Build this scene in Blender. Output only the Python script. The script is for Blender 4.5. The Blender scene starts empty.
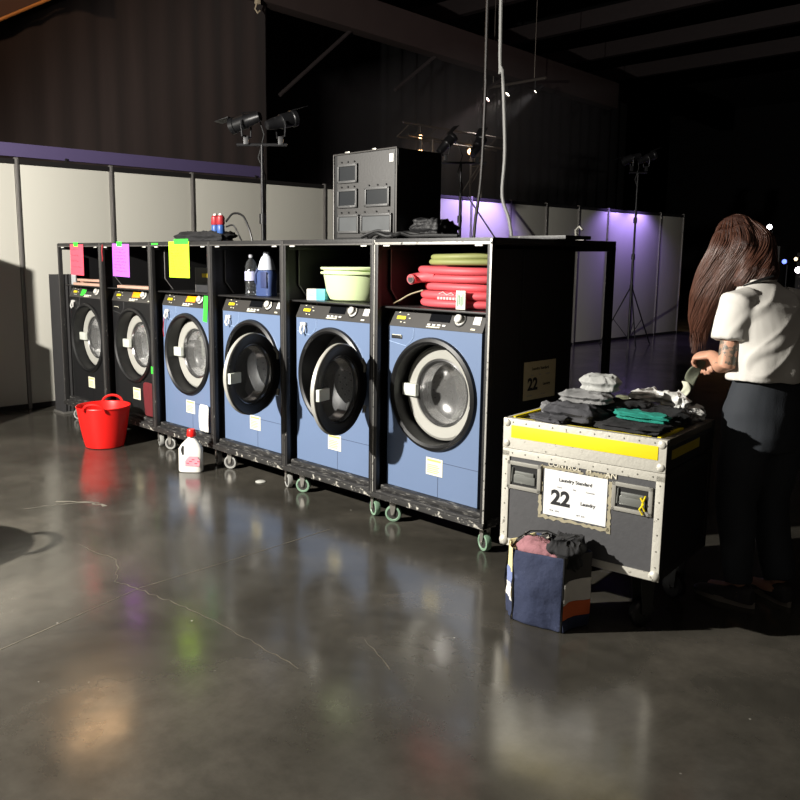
import bpy, bmesh, math, random
from mathutils import Vector, Matrix, noise
random.seed(7)
S = bpy.context.scene
COL = S.collection
PI = math.pi

# ------------------------------------------------------------------ camera
CAM = Vector((2.6867, -3.4049, 1.5758))
yaw, pitch, roll = 2.38022, 0.16267, -0.00818
fw = Vector((math.cos(yaw)*math.cos(pitch), math.sin(yaw)*math.cos(pitch), -math.sin(pitch)))
rt = Vector((math.sin(yaw), -math.cos(yaw), 0)); dn = fw.cross(rt)
r2 = rt*math.cos(roll) + dn*math.sin(roll); d2 = -rt*math.sin(roll) + dn*math.cos(roll)
cd = bpy.data.cameras.new('camera'); cam = bpy.data.objects.new('camera', cd); COL.objects.link(cam)
cam.matrix_world = Matrix(((r2.x, -d2.x, -fw.x, CAM.x), (r2.y, -d2.y, -fw.y, CAM.y), (r2.z, -d2.z, -fw.z, CAM.z), (0, 0, 0, 1)))
cd.sensor_width = 36; cd.lens = 842.08/800*36; cd.shift_x = 0.0376; cd.shift_y = -0.00623
cd.clip_end = 200
S.camera = cam

# ------------------------------------------------------------------ world, lights, exposure
w = bpy.data.worlds.new('hall_air'); S.world = w; w.use_nodes = True
w.node_tree.nodes['Background'].inputs[0].default_value = (0.55, 0.45, 0.5, 1)
w.node_tree.nodes['Background'].inputs[1].default_value = 0.004
S.view_settings.view_transform = 'Standard'; S.view_settings.look = 'None'
S.view_settings.exposure = 0.0; S.view_settings.gamma = 1.0; S.view_settings.use_curve_mapping = False

def light(name, kind, loc, target, energy, color=(1, 1, 1), size=.1, **kw):
    l = bpy.data.lights.new(name, kind); l.energy = energy; l.color = color
    if kind == 'AREA': l.shape = 'RECTANGLE'; l.size = size; l.size_y = kw.get('size_y', size)
    else: l.shadow_soft_size = size
    if kind == 'SPOT': l.spot_size = math.radians(kw.get('cone', 60)); l.spot_blend = kw.get('blend', .3)
    o = bpy.data.objects.new(name, l); COL.objects.link(o); o.location = loc
    d = Vector(target) - Vector(loc); o.rotation_euler = d.to_track_quat('-Z', 'Y').to_euler()
    return o
KEY = Vector((-2.3, -4.4, 2.9))
light('work_lamp_key', 'SPOT', KEY, (-1.9, 0.6, 0.6), 2850, (1, .955, .875), .05, cone=128, blend=.3)
light('hall_fill', 'AREA', (7.5, -5, 5.5), (0, .5, .8), 18, (1, .87, .76), 3.0)  # added soft fill for the sides turned away from the key lamp
light('ceiling_glow', 'AREA', (-1.0, -4, 7.5), (-1, -1, 0), 30, (1, .9, .8), 5.0)
light('roof_fill', 'AREA', (-3, 9, 4.5), (-4, 10, 9), 55, (.75, .5, .55), 3.0)  # added uplight so the dark roof shows faintly
light('curtain_warm_lamp', 'SPOT', (-6.6, 0.3, 5.9), (-9.1, 1.0, 4.9), 95, (1, .66, .42), .1, cone=130, blend=.8)
light('purple_wash_near', 'SPOT', (-5.3, 7.2, 2.9), (-5.95, 7.0, 1.6), 170, (.5, .36, 1), .06, cone=120, blend=.6)
light('purple_wash_mid', 'SPOT', (-5.6, 11.2, 2.72), (-5.9, 11.15, 1.4), 45, (.42, .28, 1), .03, cone=130, blend=.6)
light('purple_wash_far', 'SPOT', (-5.6, 12.0, 2.72), (-5.9, 12.05, 1.4), 60, (.42, .28, 1), .03, cone=130, blend=.6)

# ------------------------------------------------------------------ helpers
def srgb(r, g, b):
    f = lambda c: (c/255/12.92) if c/255 <= .04045 else ((c/255+.055)/1.055)**2.4
    return (f(r), f(g), f(b))
MATS = {}
def M(name, rgb, rough=.5, metal=0., var=.12, scale=9., bump=0., bscale=60., wear=None, wear_t=.62, wear_s=14., emit=None, es=1., spec=.5, stretch=None, coat=0., sheen=0.):
    if name in MATS: return MATS[name]
    m = bpy.data.materials.new(name); m.use_nodes = True; nt = m.node_tree; N = nt.nodes; L = nt.links
    b = N['Principled BSDF']; tc = N.new('ShaderNodeTexCoord'); mp = N.new('ShaderNodeMapping')
    L.new(tc.outputs['Object'], mp.inputs[0])
    if stretch: mp.inputs['Scale'].default_value = stretch
    nz = N.new('ShaderNodeTexNoise'); nz.inputs['Scale'].default_value = scale; nz.inputs['Detail'].default_value = 5; L.new(mp.outputs[0], nz.inputs[0])
    c = srgb(*rgb); mx = N.new('ShaderNodeMix'); mx.data_type = 'RGBA'
    mx.inputs[6].default_value = tuple(x*(1-var) for x in c)+(1,); mx.inputs[7].default_value = tuple(min(1, x*(1+var)) for x in c)+(1,)
    L.new(nz.outputs[0], mx.inputs[0]); out = mx.outputs[2]
    if wear:
        n2 = N.new('ShaderNodeTexNoise'); n2.inputs['Scale'].default_value = wear_s; n2.inputs['Detail'].default_value = 8; n2.inputs['Roughness'].default_value = .7
        L.new(mp.outputs[0], n2.inputs[0]); cr = N.new('ShaderNodeValToRGB'); cr.color_ramp.elements[0].position = wear_t; cr.color_ramp.elements[1].position = min(.999, wear_t+.05)
        L.new(n2.outputs[0], cr.inputs[0]); m2 = N.new('ShaderNodeMix'); m2.data_type = 'RGBA'
        L.new(cr.outputs[0], m2.inputs[0]); L.new(out, m2.inputs[6]); m2.inputs[7].default_value = srgb(*wear)+(1,); out = m2.outputs[2]
    L.new(out, b.inputs['Base Color'])
    b.inputs['Roughness'].default_value = rough; b.inputs['Metallic'].default_value = metal; b.inputs['Specular IOR Level'].default_value = spec
    if coat: b.inputs['Coat Weight'].default_value = coat; b.inputs['Coat Roughness'].default_value = .1
    if sheen: b.inputs['Sheen Weight'].default_value = sheen
    if bump:
        n3 = N.new('ShaderNodeTexNoise'); n3.inputs['Scale'].default_value = bscale; n3.inputs['Detail'].default_value = 4; L.new(mp.outputs[0], n3.inputs[0])
        bp = N.new('ShaderNodeBump'); bp.inputs['Strength'].default_value = bump; bp.inputs['Distance'].default_value = .01
        L.new(n3.outputs[0], bp.inputs['Height']); L.new(bp.outputs[0], b.inputs['Normal'])
    if emit:
        b.inputs['Emission Color'].default_value = srgb(*emit)+(1,); b.inputs['Emission Strength'].default_value = es
    MATS[name] = m; return m
def glass_mat(name, rgb, alpha, rough=.05, milk=.05):
    if name in MATS: return MATS[name]
    m = bpy.data.materials.new(name); m.use_nodes = True; nt = m.node_tree; N = nt.nodes; L = nt.links
    N.remove(N['Principled BSDF']); o = N['Material Output']
    t = N.new('ShaderNodeBsdfTransparent'); t.inputs[0].default_value = srgb(*rgb)+(1,)
    g = N.new('ShaderNodeBsdfGlossy'); g.inputs['Roughness'].default_value = rough; g.inputs[0].default_value = (.9, .9, .9, 1)
    fr = N.new('ShaderNodeFresnel'); fr.inputs[0].default_value = 1.5
    ad = N.new('ShaderNodeMath'); ad.operation = 'ADD'; ad.inputs[1].default_value = alpha; L.new(fr.outputs[0], ad.inputs[0])
    mx = N.new('ShaderNodeMixShader'); L.new(ad.outputs[0], mx.inputs[0]); L.new(t.outputs[0], mx.inputs[1]); L.new(g.outputs[0], mx.inputs[2])
    df = N.new('ShaderNodeBsdfDiffuse'); df.inputs[0].default_value = (.5, .5, .49, 1); m3 = N.new('ShaderNodeMixShader'); m3.inputs[0].default_value = milk
    L.new(mx.outputs[0], m3.inputs[1]); L.new(df.outputs[0], m3.inputs[2]); L.new(m3.outputs[0], o.inputs[0]); MATS[name] = m; return m

def link(name, me, m, parent=None, loc=None):
    o = bpy.data.objects.new(name, me); COL.objects.link(o)
    if m: me.materials.clear(); me.materials.append(m)
    if parent: o.parent = parent
    if loc is not None: o.location = loc
    return o
def tag(o, label=None, cat=None, group=None, kind=None):
    if label: o['label'] = label
    if cat: o['category'] = cat
    if group: o['group'] = group
    if kind: o['kind'] = kind
    return o
def thing(name, label, cat, loc=(0, 0, 0), rz=0, group=None):
    o = bpy.data.objects.new(name, None); COL.objects.link(o); o.location = loc; o.rotation_euler = (0, 0, rz); o.empty_display_size = .1
    return tag(o, label, cat, group)
def perp(d):
    a = Vector((0, 0, 1)) if abs(d.z) < .9 else Vector((1, 0, 0))
    u = d.cross(a).normalized(); return u, d.cross(u).normalized()
class B:
    def __init__(s): s.bm = bmesh.new()
    def box(s, x0, y0, z0, x1, y1, z1, bev=0., mtx=None):
        t = bmesh.new(); bmesh.ops.create_cube(t, size=1)
        for v in t.verts: v.co = Vector(((x0+x1)/2+v.co.x*(x1-x0), (y0+y1)/2+v.co.y*(y1-y0), (z0+z1)/2+v.co.z*(z1-z0)))
        if bev: bmesh.ops.bevel(t, geom=t.edges[:], offset=bev, segments=2, profile=.7, affect='EDGES')
        return s.add(t, mtx)
    def add(s, t, mtx=None):
        if mtx: bmesh.ops.transform(t, matrix=mtx, verts=t.verts)
        me = bpy.data.meshes.new('t'); t.to_mesh(me); t.free(); s.bm.from_mesh(me); bpy.data.meshes.remove(me); return s
    def loft(s, rings, caps=True, close=False):
        # rings: list of lists of Vectors of the same length
        vs = [[s.bm.verts.new(p) for p in r] for r in rings]; n = len(vs[0])
        rng = range(len(vs)) if close else range(len(vs)-1)
        for i in rng:
            a, b = vs[i], vs[(i+1) % len(vs)]
            for k in range(n): s.bm.faces.new((a[k], a[(k+1) % n], b[(k+1) % n], b[k]))
        if caps and not close:
            s.bm.faces.new(list(reversed(vs[0]))); s.bm.faces.new(vs[-1])
        return s
    def tube(s, pts, r, n=8, caps=True, close=False, flat=1.):
        pts = [Vector(p) for p in pts]; rings = []; u = None
        for i, p in enumerate(pts):
            if close: d = (pts[(i+1) % len(pts)]-pts[i-1]).normalized()
            else: d = (pts[min(i+1, len(pts)-1)]-pts[max(i-1, 0)]).normalized()
            if u is None: u, v = perp(d)
            else: u = (u-d*u.dot(d)).normalized(); v = d.cross(u).normalized()
            rr = r[i] if isinstance(r, (list, tuple)) else r
            rings.append([p+u*math.cos(2*PI*k/n)*rr+v*math.sin(2*PI*k/n)*rr*flat for k in range(n)])
        return s.loft(rings, caps, close)
    def cyl(s, p0, p1, r, n=20, r2=None): return s.tube([p0, p1], [r, r if r2 is None else r2], n)
    def lathe(s, prof, n=32, mtx=None, caps=False, arc=None):
        # profile of (r, z) about +Z
        t = B(); rings = []
        for r, z in prof: rings.append([Vector((r*math.cos(2*PI*k/n), r*math.sin(2*PI*k/n), z)) for k in range(n)])
        t.loft(rings, caps); return s.add(t.bm, mtx)
    def quad(s, *p): s.bm.faces.new([s.bm.verts.new(Vector(q)) for q in p]); return s
    def prism(s, poly, y0, y1, mtx=None):
        # polygon in XZ extruded in Y
        t = B(); t.loft([[Vector((x, y0, z)) for x, z in poly], [Vector((x, y1, z)) for x, z in poly]]); return s.add(t.bm, mtx)
    def mesh(s, name, smooth=35):
        bmesh.ops.remove_doubles(s.bm, verts=s.bm.verts, dist=1e-5)
        bmesh.ops.recalc_face_normals(s.bm, faces=s.bm.faces)
        me = bpy.data.meshes.new(name); s.bm.to_mesh(me); s.bm.free()
        for p in me.polygons: p.use_smooth = True
        try: me.set_sharp_from_angle(angle=math.radians(smooth))
        except Exception: pass
        return me
    def obj(s, name, m, parent=None, loc=None, smooth=35): return link(name, s.mesh(name, smooth), m, parent, loc)
def struct(o): o['kind'] = 'structure'; return o
def T(x, y, z, rx=0, ry=0, rz=0):
    return Matrix.Translation((x, y, z)) @ Matrix.Rotation(rz, 4, 'Z') @ Matrix.Rotation(ry, 4, 'Y') @ Matrix.Rotation(rx, 4, 'X')
FRONT = Matrix.Rotation(PI/2, 4, 'X')         # lathe axis +Z becomes -Y (towards the viewer of a front)
def smooth_path(pts, n=5):
    P = [Vector(p) for p in pts]; P = [P[0]*2-P[1]]+P+[P[-1]*2-P[-2]]; out = []
    for i in range(1, len(P)-2):
        for k in range(n):
            t = k/n; a, b_, c_, d = P[i-1], P[i], P[i+1], P[i+2]
            out.append(.5*((2*b_)+(c_-a)*t+(2*a-5*b_+4*c_-d)*t*t+(3*b_-a-3*c_+d)*t**3))
    out.append(P[-2]); return out
def copy_tree(o, parent=None):
    c = o.copy(); COL.objects.link(c)
    if parent: c.parent = parent
    for ch in list(o.children): copy_tree(ch, c)
    return c
def text_obj(name, s, size, mtx, m, parent, align='LEFT', bold=0.):
    cu = bpy.data.curves.new('t', 'FONT'); cu.body = s; cu.size = size; cu.align_x = align; cu.extrude = .0004; cu.offset = bold
    o = bpy.data.objects.new('t', cu); COL.objects.link(o); bpy.context.view_layer.update()
    me = bpy.data.meshes.new_from_object(o.evaluated_get(bpy.context.evaluated_depsgraph_get()))
    bpy.data.objects.remove(o); me.transform(mtx); return link(name, me, m, parent)
def fuse(bld, name, voxel, smooth=6, disp=None):
    me = bld.mesh(name); o = bpy.data.objects.new('tmp', me); COL.objects.link(o)
    r = o.modifiers.new('r', 'REMESH'); r.mode = 'VOXEL'; r.voxel_size = voxel
    s = o.modifiers.new('s', 'SMOOTH'); s.iterations = smooth; s.factor = .6
    bpy.context.view_layer.update()
    out = bpy.data.meshes.new_from_object(o.evaluated_get(bpy.context.evaluated_depsgraph_get())); bpy.data.objects.remove(o)
    out.name = name
    if disp:
        ns = [v.normal.copy() for v in out.vertices]
        for v, n_ in zip(out.vertices, ns): v.co += n_*disp(v.co)
    for p in out.polygons: p.use_smooth = True
    return out
def hole_plate(b, x0, z0, x1, z1, cx, cz, r, y, n=48):
    # flat front plate in XZ at y with a round hole
    inner = []; outer = []
    for k in range(n):
        a = 2*PI*(k+.5)/n; dx, dz = math.cos(a), math.sin(a)
        inner.append((cx+dx*r, cz+dz*r))
        t = min([(x1-cx)/dx if dx > 0 else (x0-cx)/dx if dx < 0 else 1e9, (z1-cz)/dz if dz > 0 else (z0-cz)/dz if dz < 0 else 1e9])
        outer.append((cx+dx*t, cz+dz*t))
    # snap the outer samples nearest each corner onto it
    for (qx, qz) in ((x0, z0), (x1, z0), (x0, z1), (x1, z1)):
        i = min(range(n), key=lambda i: (outer[i][0]-qx)**2+(outer[i][1]-qz)**2); outer[i] = (qx, qz)
    vi = [b.bm.verts.new((x, y, z)) for x, z in inner]; vo = [b.bm.verts.new((x, y, z)) for x, z in outer]
    for k in range(n): b.bm.faces.new((vi[k], vi[(k+1) % n], vo[(k+1) % n], vo[k]))

# ------------------------------------------------------------------ materials
black = M('black_paint', (22, 22, 23), .45, var=.3, scale=6, bump=.08)
worn = M('worn_black_paint', (30, 29, 29), .5, var=.3, wear=(150, 146, 138), wear_t=.63, wear_s=22, bump=.1)
wornedge = M('scuffed_front_edge', (44, 43, 42), .5, var=.4, wear=(190, 186, 176), wear_t=.56, wear_s=26, bump=.15)
wornwood = M('worn_black_board', (36, 35, 35), .6, var=.35, wear=(112, 110, 106), wear_t=.55, wear_s=30, bump=.3, stretch=(.4, 1, 3))
inner = M('inner_black_panel', (14, 13, 14), .55, var=.25)
alu = M('aluminium', (176, 174, 166), .38, .75, var=.1, scale=20)
blue = M('iron_blue_enamel', (103, 121, 152), .38, var=.04, scale=3, coat=.1)
mblack = M('machine_black_enamel', (27, 27, 28), .35, var=.15)
panelm = M('panel_anthracite', (58, 56, 54), .4, var=.15, scale=30)
rubber = M('black_rubber', (20, 20, 21), .42, var=.2)
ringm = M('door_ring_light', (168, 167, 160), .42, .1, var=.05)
ringd = M('door_ring_dark_reflection', (34, 33, 33), .35, var=.15)  # same metal ring, its dark reflection painted into the colour
steel = M('drum_steel', (150, 150, 150), .28, .9, var=.25, scale=40, bump=.25, bscale=90)
dark = M('dark_cavity', (12, 12, 13), .6)
glass = glass_mat('door_glass', (220, 222, 224), .10, .16, .17)
white = M('white_plastic', (225, 224, 218), .4, var=.03)
paper = M('white_paper', (232, 232, 230), .7, var=.02)
ink = M('black_ink', (24, 24, 26), .7)
grey_ink = M('faded_ink', (150, 150, 152), .7)
yellow = M('yellow_sticker', (232, 205, 20), .5, var=.05)
cream = M('cream_sticker', (226, 222, 198), .6, var=.04)
display = M('dark_display', (16, 17, 20), .15, var=.1)
amber = M('amber_display', (240, 150, 20), .3, emit=(250, 150, 20), es=.45)
castm = M('caster_zinc', (165, 162, 155), .4, .7, var=.2)
greenw = M('green_wheel_rim', (122, 152, 128), .45, var=.1)
greyw = M('grey_wheel', (150, 150, 146), .5, var=.12)

# ------------------------------------------------------------------ hall
fm = bpy.data.materials.new('polished_concrete'); fm.use_nodes = True; nt = fm.node_tree; N = nt.nodes; L = nt.links; bs = N['Principled BSDF']
tc = N.new('ShaderNodeTexCoord')
def noise_n(sc, det=6, rough=.6, dist=0):
    n_ = N.new('ShaderNodeTexNoise'); n_.inputs['Scale'].default_value = sc; n_.inputs['Detail'].default_value = det; n_.inputs['Roughness'].default_value = rough; n_.inputs['Distortion'].default_value = dist
    L.new(tc.outputs['Object'], n_.inputs[0]); return n_
def ramp(src, stops):
    c = N.new('ShaderNodeValToRGB'); e = c.color_ramp.elements
    while len(e) < len(stops): e.new(.5)
    for q, (p, col) in zip(e, stops): q.position = p; q.color = col if len(col) == 4 else tuple(col)+(1,)
    L.new(src, c.inputs[0]); return c
n1 = noise_n(1.1, 8, .62, .4); n2 = noise_n(9, 6, .7)
c1 = ramp(n1.outputs[0], [(.30, (.030, .027, .022)), (.5, (.050, .046, .038)), (.70, (.082, .074, .061))])
c2 = ramp(n2.outputs[0], [(.3, (.82, .82, .82)), (.7, (1.12, 1.12, 1.12))])
mu = N.new('ShaderNodeMix'); mu.data_type = 'RGBA'; mu.blend_type = 'MULTIPLY'; mu.inputs[0].default_value = 1
L.new(c1.outputs[0], mu.inputs[6]); L.new(c2.outputs[0], mu.inputs[7])
vo = N.new('ShaderNodeTexVoronoi'); vo.inputs['Scale'].default_value = 5.5; L.new(tc.outputs['Object'], vo.inputs[0])
sp = ramp(vo.outputs['Distance'], [(.0, (1, 1, 1)), (.018, (1, 1, 1)), (.03, (0, 0, 0))])
n5 = noise_n(2.3, 2); m5 = ramp(n5.outputs[0], [(.5, (0, 0, 0)), (.56, (1, 1, 1))])
ml = N.new('ShaderNodeMath'); ml.operation = 'MULTIPLY'; L.new(sp.outputs[0], ml.inputs[0]); L.new(m5.outputs[0], ml.inputs[1])
mw = N.new('ShaderNodeMix'); mw.data_type = 'RGBA'; L.new(ml.outputs[0], mw.inputs[0]); L.new(mu.outputs[2], mw.inputs[6]); mw.inputs[7].default_value = (.4, .38, .34, 1)
L.new(mw.outputs[2], bs.inputs['Base Color'])
n3 = noise_n(2.2, 8, .65); c3 = ramp(n3.outputs[0], [(.3, (.12, .12, .12)), (.7, (.23, .23, .23))]); L.new(c3.outputs[0], bs.inputs['Roughness'])
n4 = noise_n(3.2, 3, .5); bp = N.new('ShaderNodeBump'); bp.inputs['Strength'].default_value = .12; bp.inputs['Distance'].default_value = .012
L.new(n4.outputs[0], bp.inputs['Height']); L.new(bp.outputs[0], bs.inputs['Normal']); bs.inputs['Specular IOR Level'].default_value = .62
floor = struct(B().box(-30, -16, -.2, 24, 40, 0).obj('floor', fm))
crackm = M('crack_filler', (92, 87, 76), .6, var=.3, scale=12)
def crack(pts, wd, jit=.012, m=crackm):
    b = B(); P = []
    for i in range(len(pts)-1):
        a, c = Vector(pts[i]+(0,)), Vector(pts[i+1]+(0,)); k = max(2, int((c-a).length/.035))
        for j in range(k): P.append(a.lerp(c, j/k)+Vector((random.uniform(-jit, jit), random.uniform(-jit, jit), 0)))
    P.append(Vector(pts[-1]+(0,))); rows = []
    for i, p in enumerate(P):
        d = (P[min(i+1, len(P)-1)]-P[max(0, i-1)]).normalized(); n_ = Vector((-d.y, d.x, 0)); ww = wd*random.uniform(.35, 1.1)
        rows.append((b.bm.verts.new(p+n_*ww+Vector((0, 0, .0012))), b.bm.verts.new(p-n_*ww+Vector((0, 0, .0012)))))
    for i in range(len(rows)-1): b.bm.faces.new((rows[i][0], rows[i+1][0], rows[i+1][1], rows[i][1]))
    return b.obj('crack', m, floor)
crack([(-.639, -2.284), (-.843, -1.553), (-.869, -.793), (-.9, -.3)], .003, .001)
crack([(-1.623, -1.504), (-1.25, -1.46), (-1.0, -1.6), (-.821, -1.565), (-.4, -1.5), (-.032, -1.491), (.3, -1.5)], .0024, .009)
crack([(.291, -1.139), (.42, -1.19), (.545, -1.244)], .0026, .006)
crack([(-2.50, -1.45), (-2.4, -1.2), (-2.3, -1.05)], .006, .02, M('dust_streak', (104, 100, 90), .8, var=.3))
crack([(-2.5, -1.25), (-2.36, -1.1), (-2.2, -1.06)], .016, .02, MATS['dust_streak'])
hallm = M('hall_dark', (13, 11, 13), .9, var=.4, scale=.6)
struct(B().box(-30, -16, 9, 24, 40, 9.2).obj('ceiling', hallm))
struct(B().box(-30, 40, 0, 24, 40.2, 9).obj('wall_back', hallm))
struct(B().box(24, -16, 0, 24.2, 40, 9).obj('wall_right', hallm))
struct(B().box(-30, -16.2, 0, 24, -16, 9).obj('wall_front', hallm))
struct(B().box(-30.2, -16, 0, -30, 40, 9).obj('wall_left', hallm))

# tall stage curtain
def pleats(y0, y1, z0, z1, x, amp, wl, seed):
    b = B(); n_ = int((y1-y0)/.045); rows = []
    for i in range(n_+1):
        y = y0+(y1-y0)*i/n_; c_ = []
        for z in (z0, (z0+z1)*.5, z1):
            ph = y/wl*2*PI+1.5*noise.noise(Vector((y*.7, z*.12, seed)))
            c_.append(b.bm.verts.new((x+amp*math.sin(ph)*(.5+.6*noise.noise(Vector((y*.5, 3, seed))))+.1*noise.noise(Vector((y*.25, z*.1, seed+4)))+.012*noise.noise(Vector((y*9, z*.3, seed))), y, z)))
        rows.append(c_)
    for i in range(n_):
        for k in range(2): b.bm.faces.new((rows[i][k], rows[i+1][k], rows[i+1][k+1], rows[i][k+1]))
    return b
curtm = M('curtain_velvet', (50, 40, 38), .95, var=.25, scale=2, sheen=.1, stretch=(1, 4, .3))
c = pleats(-9, 5.35, 0, 8.9, -9.0, .035, .42, 1).obj('stage_curtain', curtm)
tag(c, 'tall dark brown pleated curtain hanging behind the white partition', 'curtain')
md = c.modifiers.new('t', 'SOLIDIFY'); md.thickness = .01
c = pleats(6.3, 26, 0, 9, -14.5, .12, .6, 2).obj('stage_curtain', M('black_drape', (11, 10, 12), .95, var=.3)); md = c.modifiers.new('t', 'SOLIDIFY'); md.thickness = .01
tag(c, 'near-black drape in the deep background behind the small spotlights', 'curtain')
# warm lit gauze and its rail above the curtain
gm = M('upper_fabric', (96, 72, 62), .9, var=.2, scale=1.5)
g = thing('curtain_header', 'sloping warm-lit rail and fabric above the brown curtain, upper left', 'curtain rail')
b = B(); b.loft([[Vector((x, y, z)) for y, z in ((-4, 1.6), (1.05, 4.55), (1.68, 4.93), (4.6, 6.6), (4.6, 9), (-4, 9))] for x in (-8.80, -8.75)]); b.obj('fabric', gm, g)
b = B(); b.tube([(-8.72, -4, 1.6), (-8.72, 1.05, 4.55), (-8.72, 4.6, 6.6)], .022, 8); b.obj('rail', M('rail_orange', (220, 150, 80), .5), g)

t = thing('flood_light', 'warm flood light above the upper left edge, mirrored in the floor', 'lamp', (-8.55, 1.75, 5.32))
B().box(-.08, -.55, -.26, 0, .5, .30, .02).obj('housing', M('flood_housing', (40, 38, 38), .5), t)
B().box(0, -.50, -.22, .006, .46, .26).obj('lit_face', M('flood_face', (255, 196, 130), .4, emit=(255, 205, 150), es=9), t)
B().tube([(-.04, -.3, .3), (-.04, -.3, 3.7)], .012, 6).obj('hanger', M('flood_housing', (40, 38, 38)), t)
# ceiling beam and slanting tubes
beam = M('beam_paint', (54, 43, 40), .7, var=.2, scale=3)
b = B(); b.box(-.15, 4.9, -.3, .15, 16, .3, .02)
o = b.obj('ceiling_beam', beam, None, (-9.0, 0, 0)); tag(o, 'long brownish boxed beam crossing the dark upper background', 'beam')
me = o.data
for v in me.vertices: v.co.z += 5.55 + (5.9-5.55)*(1-(v.co.y-4.9)/11)
tubem = M('dim_tube', (60, 54, 54), .5, .2)
lab = ['faint slanting tube under the left end of the ceiling beam', 'faint slanting tube under the middle of the ceiling beam', 'short slanting tube pointing at the left pair of spotlights']
for (a, c_), lb in zip((((-9.05, 5.64, 4.24), (-9.05, 7.41, 5.69)), ((-9.05, 8.37, 4.69), (-9.05, 9.9, 5.77)), ((-9.05, 11.04, 5.05), (-9.05, 12.36, 5.73))), lab):
    tag(B().cyl(a, c_, .035, 8).obj('slanting_tube', tubem), lb, 'tube', 'slanting tubes under the roof')

for k in range(7):
    struct(B().box(-26, 3.5+k*3.1, 7.3, 22, 3.7+k*3.1, 7.7).obj('trim_%d' % (k+1), M('joist', (44, 36, 36), .7, var=.3)))
# white partition
partm = M('partition_panel', (198, 196, 186), .6, var=.05, scale=1.5, stretch=(1, 1, .3))
XW = -5.95; Y0 = -.033
for k in range(-6, 14):
    if k == 5: pass
    y0 = Y0+k; zt = 2.5
    pr = thing('partition_panel', None, 'partition', (XW, y0, 0), 0, 'white partition panels')
    B().box(-.02, .022, .05, .005, .978, zt-.05, .003).obj('panel', partm, pr)
    bb = B(); bb.box(-.025, .022, 0, .02, .978, .05).box(-.025, .022, zt-.045, .02, .978, zt); bb.obj('rail', alu if k > 99 else M('rail_dark', (48, 46, 46), .4, .5), pr)
    bb = B(); bb.box(-.022, -.018, 0, .022, .018, zt+.015, .006); bb.box(.022, -.006, .05, .026, .006, zt); bb.obj('post', M('post_aluminium', (150, 147, 144), .35, .6, var=.1), pr)
    tag(pr, 'white partition wall panel number %d' % k)
    pr['label'] = {-2: 'white partition panel mostly outside the left edge', -1: 'white partition panel at the far left edge', 0: 'pale partition panel between the two leftmost posts, partly in shadow', 1: 'pale partition panel above the purple and pink papers', 2: 'pale partition panel behind the red and blue plugs', 3: 'pale partition panel crossed by the shadow of the light stand', 4: 'pale partition panel just left of the drawer box', 5: 'pale partition panel hidden by the black drawer box', 6: 'lilac-lit partition panel right beside the black drawer box', 7: 'lilac-lit partition panel behind the two hanging cables', 8: 'dim grey partition panel right of the white cable', 9: 'dim grey partition panel left of the far lilac glow', 10: 'dim partition panel whose right half turns lilac', 11: 'bright lilac partition panel, left of the far tripod pole', 12: 'lilac and grey partition panel right of the far tripod pole', 13: 'rightmost dim grey partition panel, end of the wall'}.get(k, 'white partition panel beyond the left edge')
    if k < -2: 
        for ch in list(pr.children): bpy.data.objects.remove(ch)
        bpy.data.objects.remove(pr)
tag(B().box(XW-.022, Y0+14-.018, 0, XW+.022, Y0+14+.018, 2.52, .004).obj('end_post', MATS['post_aluminium']), 'thin metal end post closing the partition on the right', 'post')
o = B().box(XW-.09, -3, 2.53, XW-.05, 3.02, 2.66, .004).obj('header_board', M('header_purple_lit', (80, 70, 106), .6, var=.05)); tag(o, 'long board above the left partition panels, purple light painted into its grey', 'board')  # purple light painted into the board colour
for z_ in (-2.5, 0.5, 2.9):
    B().box(XW-.07, z_-.01, 2.3, XW-.03, z_+.01, 2.55).obj('bracket', MATS['rail_dark'], o)
# ------------------------------------------------------------------ racks
RW = .86; RT = 1.678
def caster(parent, x, y, rz, rim):
    b = B(); b.box(-.045, -.04, .143, .045, .04, .150, .002)
    b.cyl((0, 0, .125), (0, 0, .145), .026, 16)
    for s in (-1, 1):
        b.prism([(-.009, .042), (.009, .042), (.022, .128), (-.022, .128)], s*.022-.0015, s*.022+.0015)
    b.cyl((.0, -.028, .05), (.0, .028, .05), .007, 10)
    br = b.obj('caster', castm, parent, (x, y, 0)); br.rotation_euler = (0, 0, rz)
    b = B(); b.lathe([(.034, -.013), (.038, -.017), (.048, -.015), (.050, -.006), (.050, .006), (.048, .015), (.038, .017), (.034, .013)], 28, T(0, 0, .05, PI/2))
    b.obj('wheel', rim, br)
    b = B(); b.lathe([(.004, -.0165), (.034, -.0135), (.034, .0135), (.004, .0165)], 20, T(0, 0, .05, PI/2), caps=True); b.obj('hub', M('hub_dark', (70, 68, 66), .45, .4), br)
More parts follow.
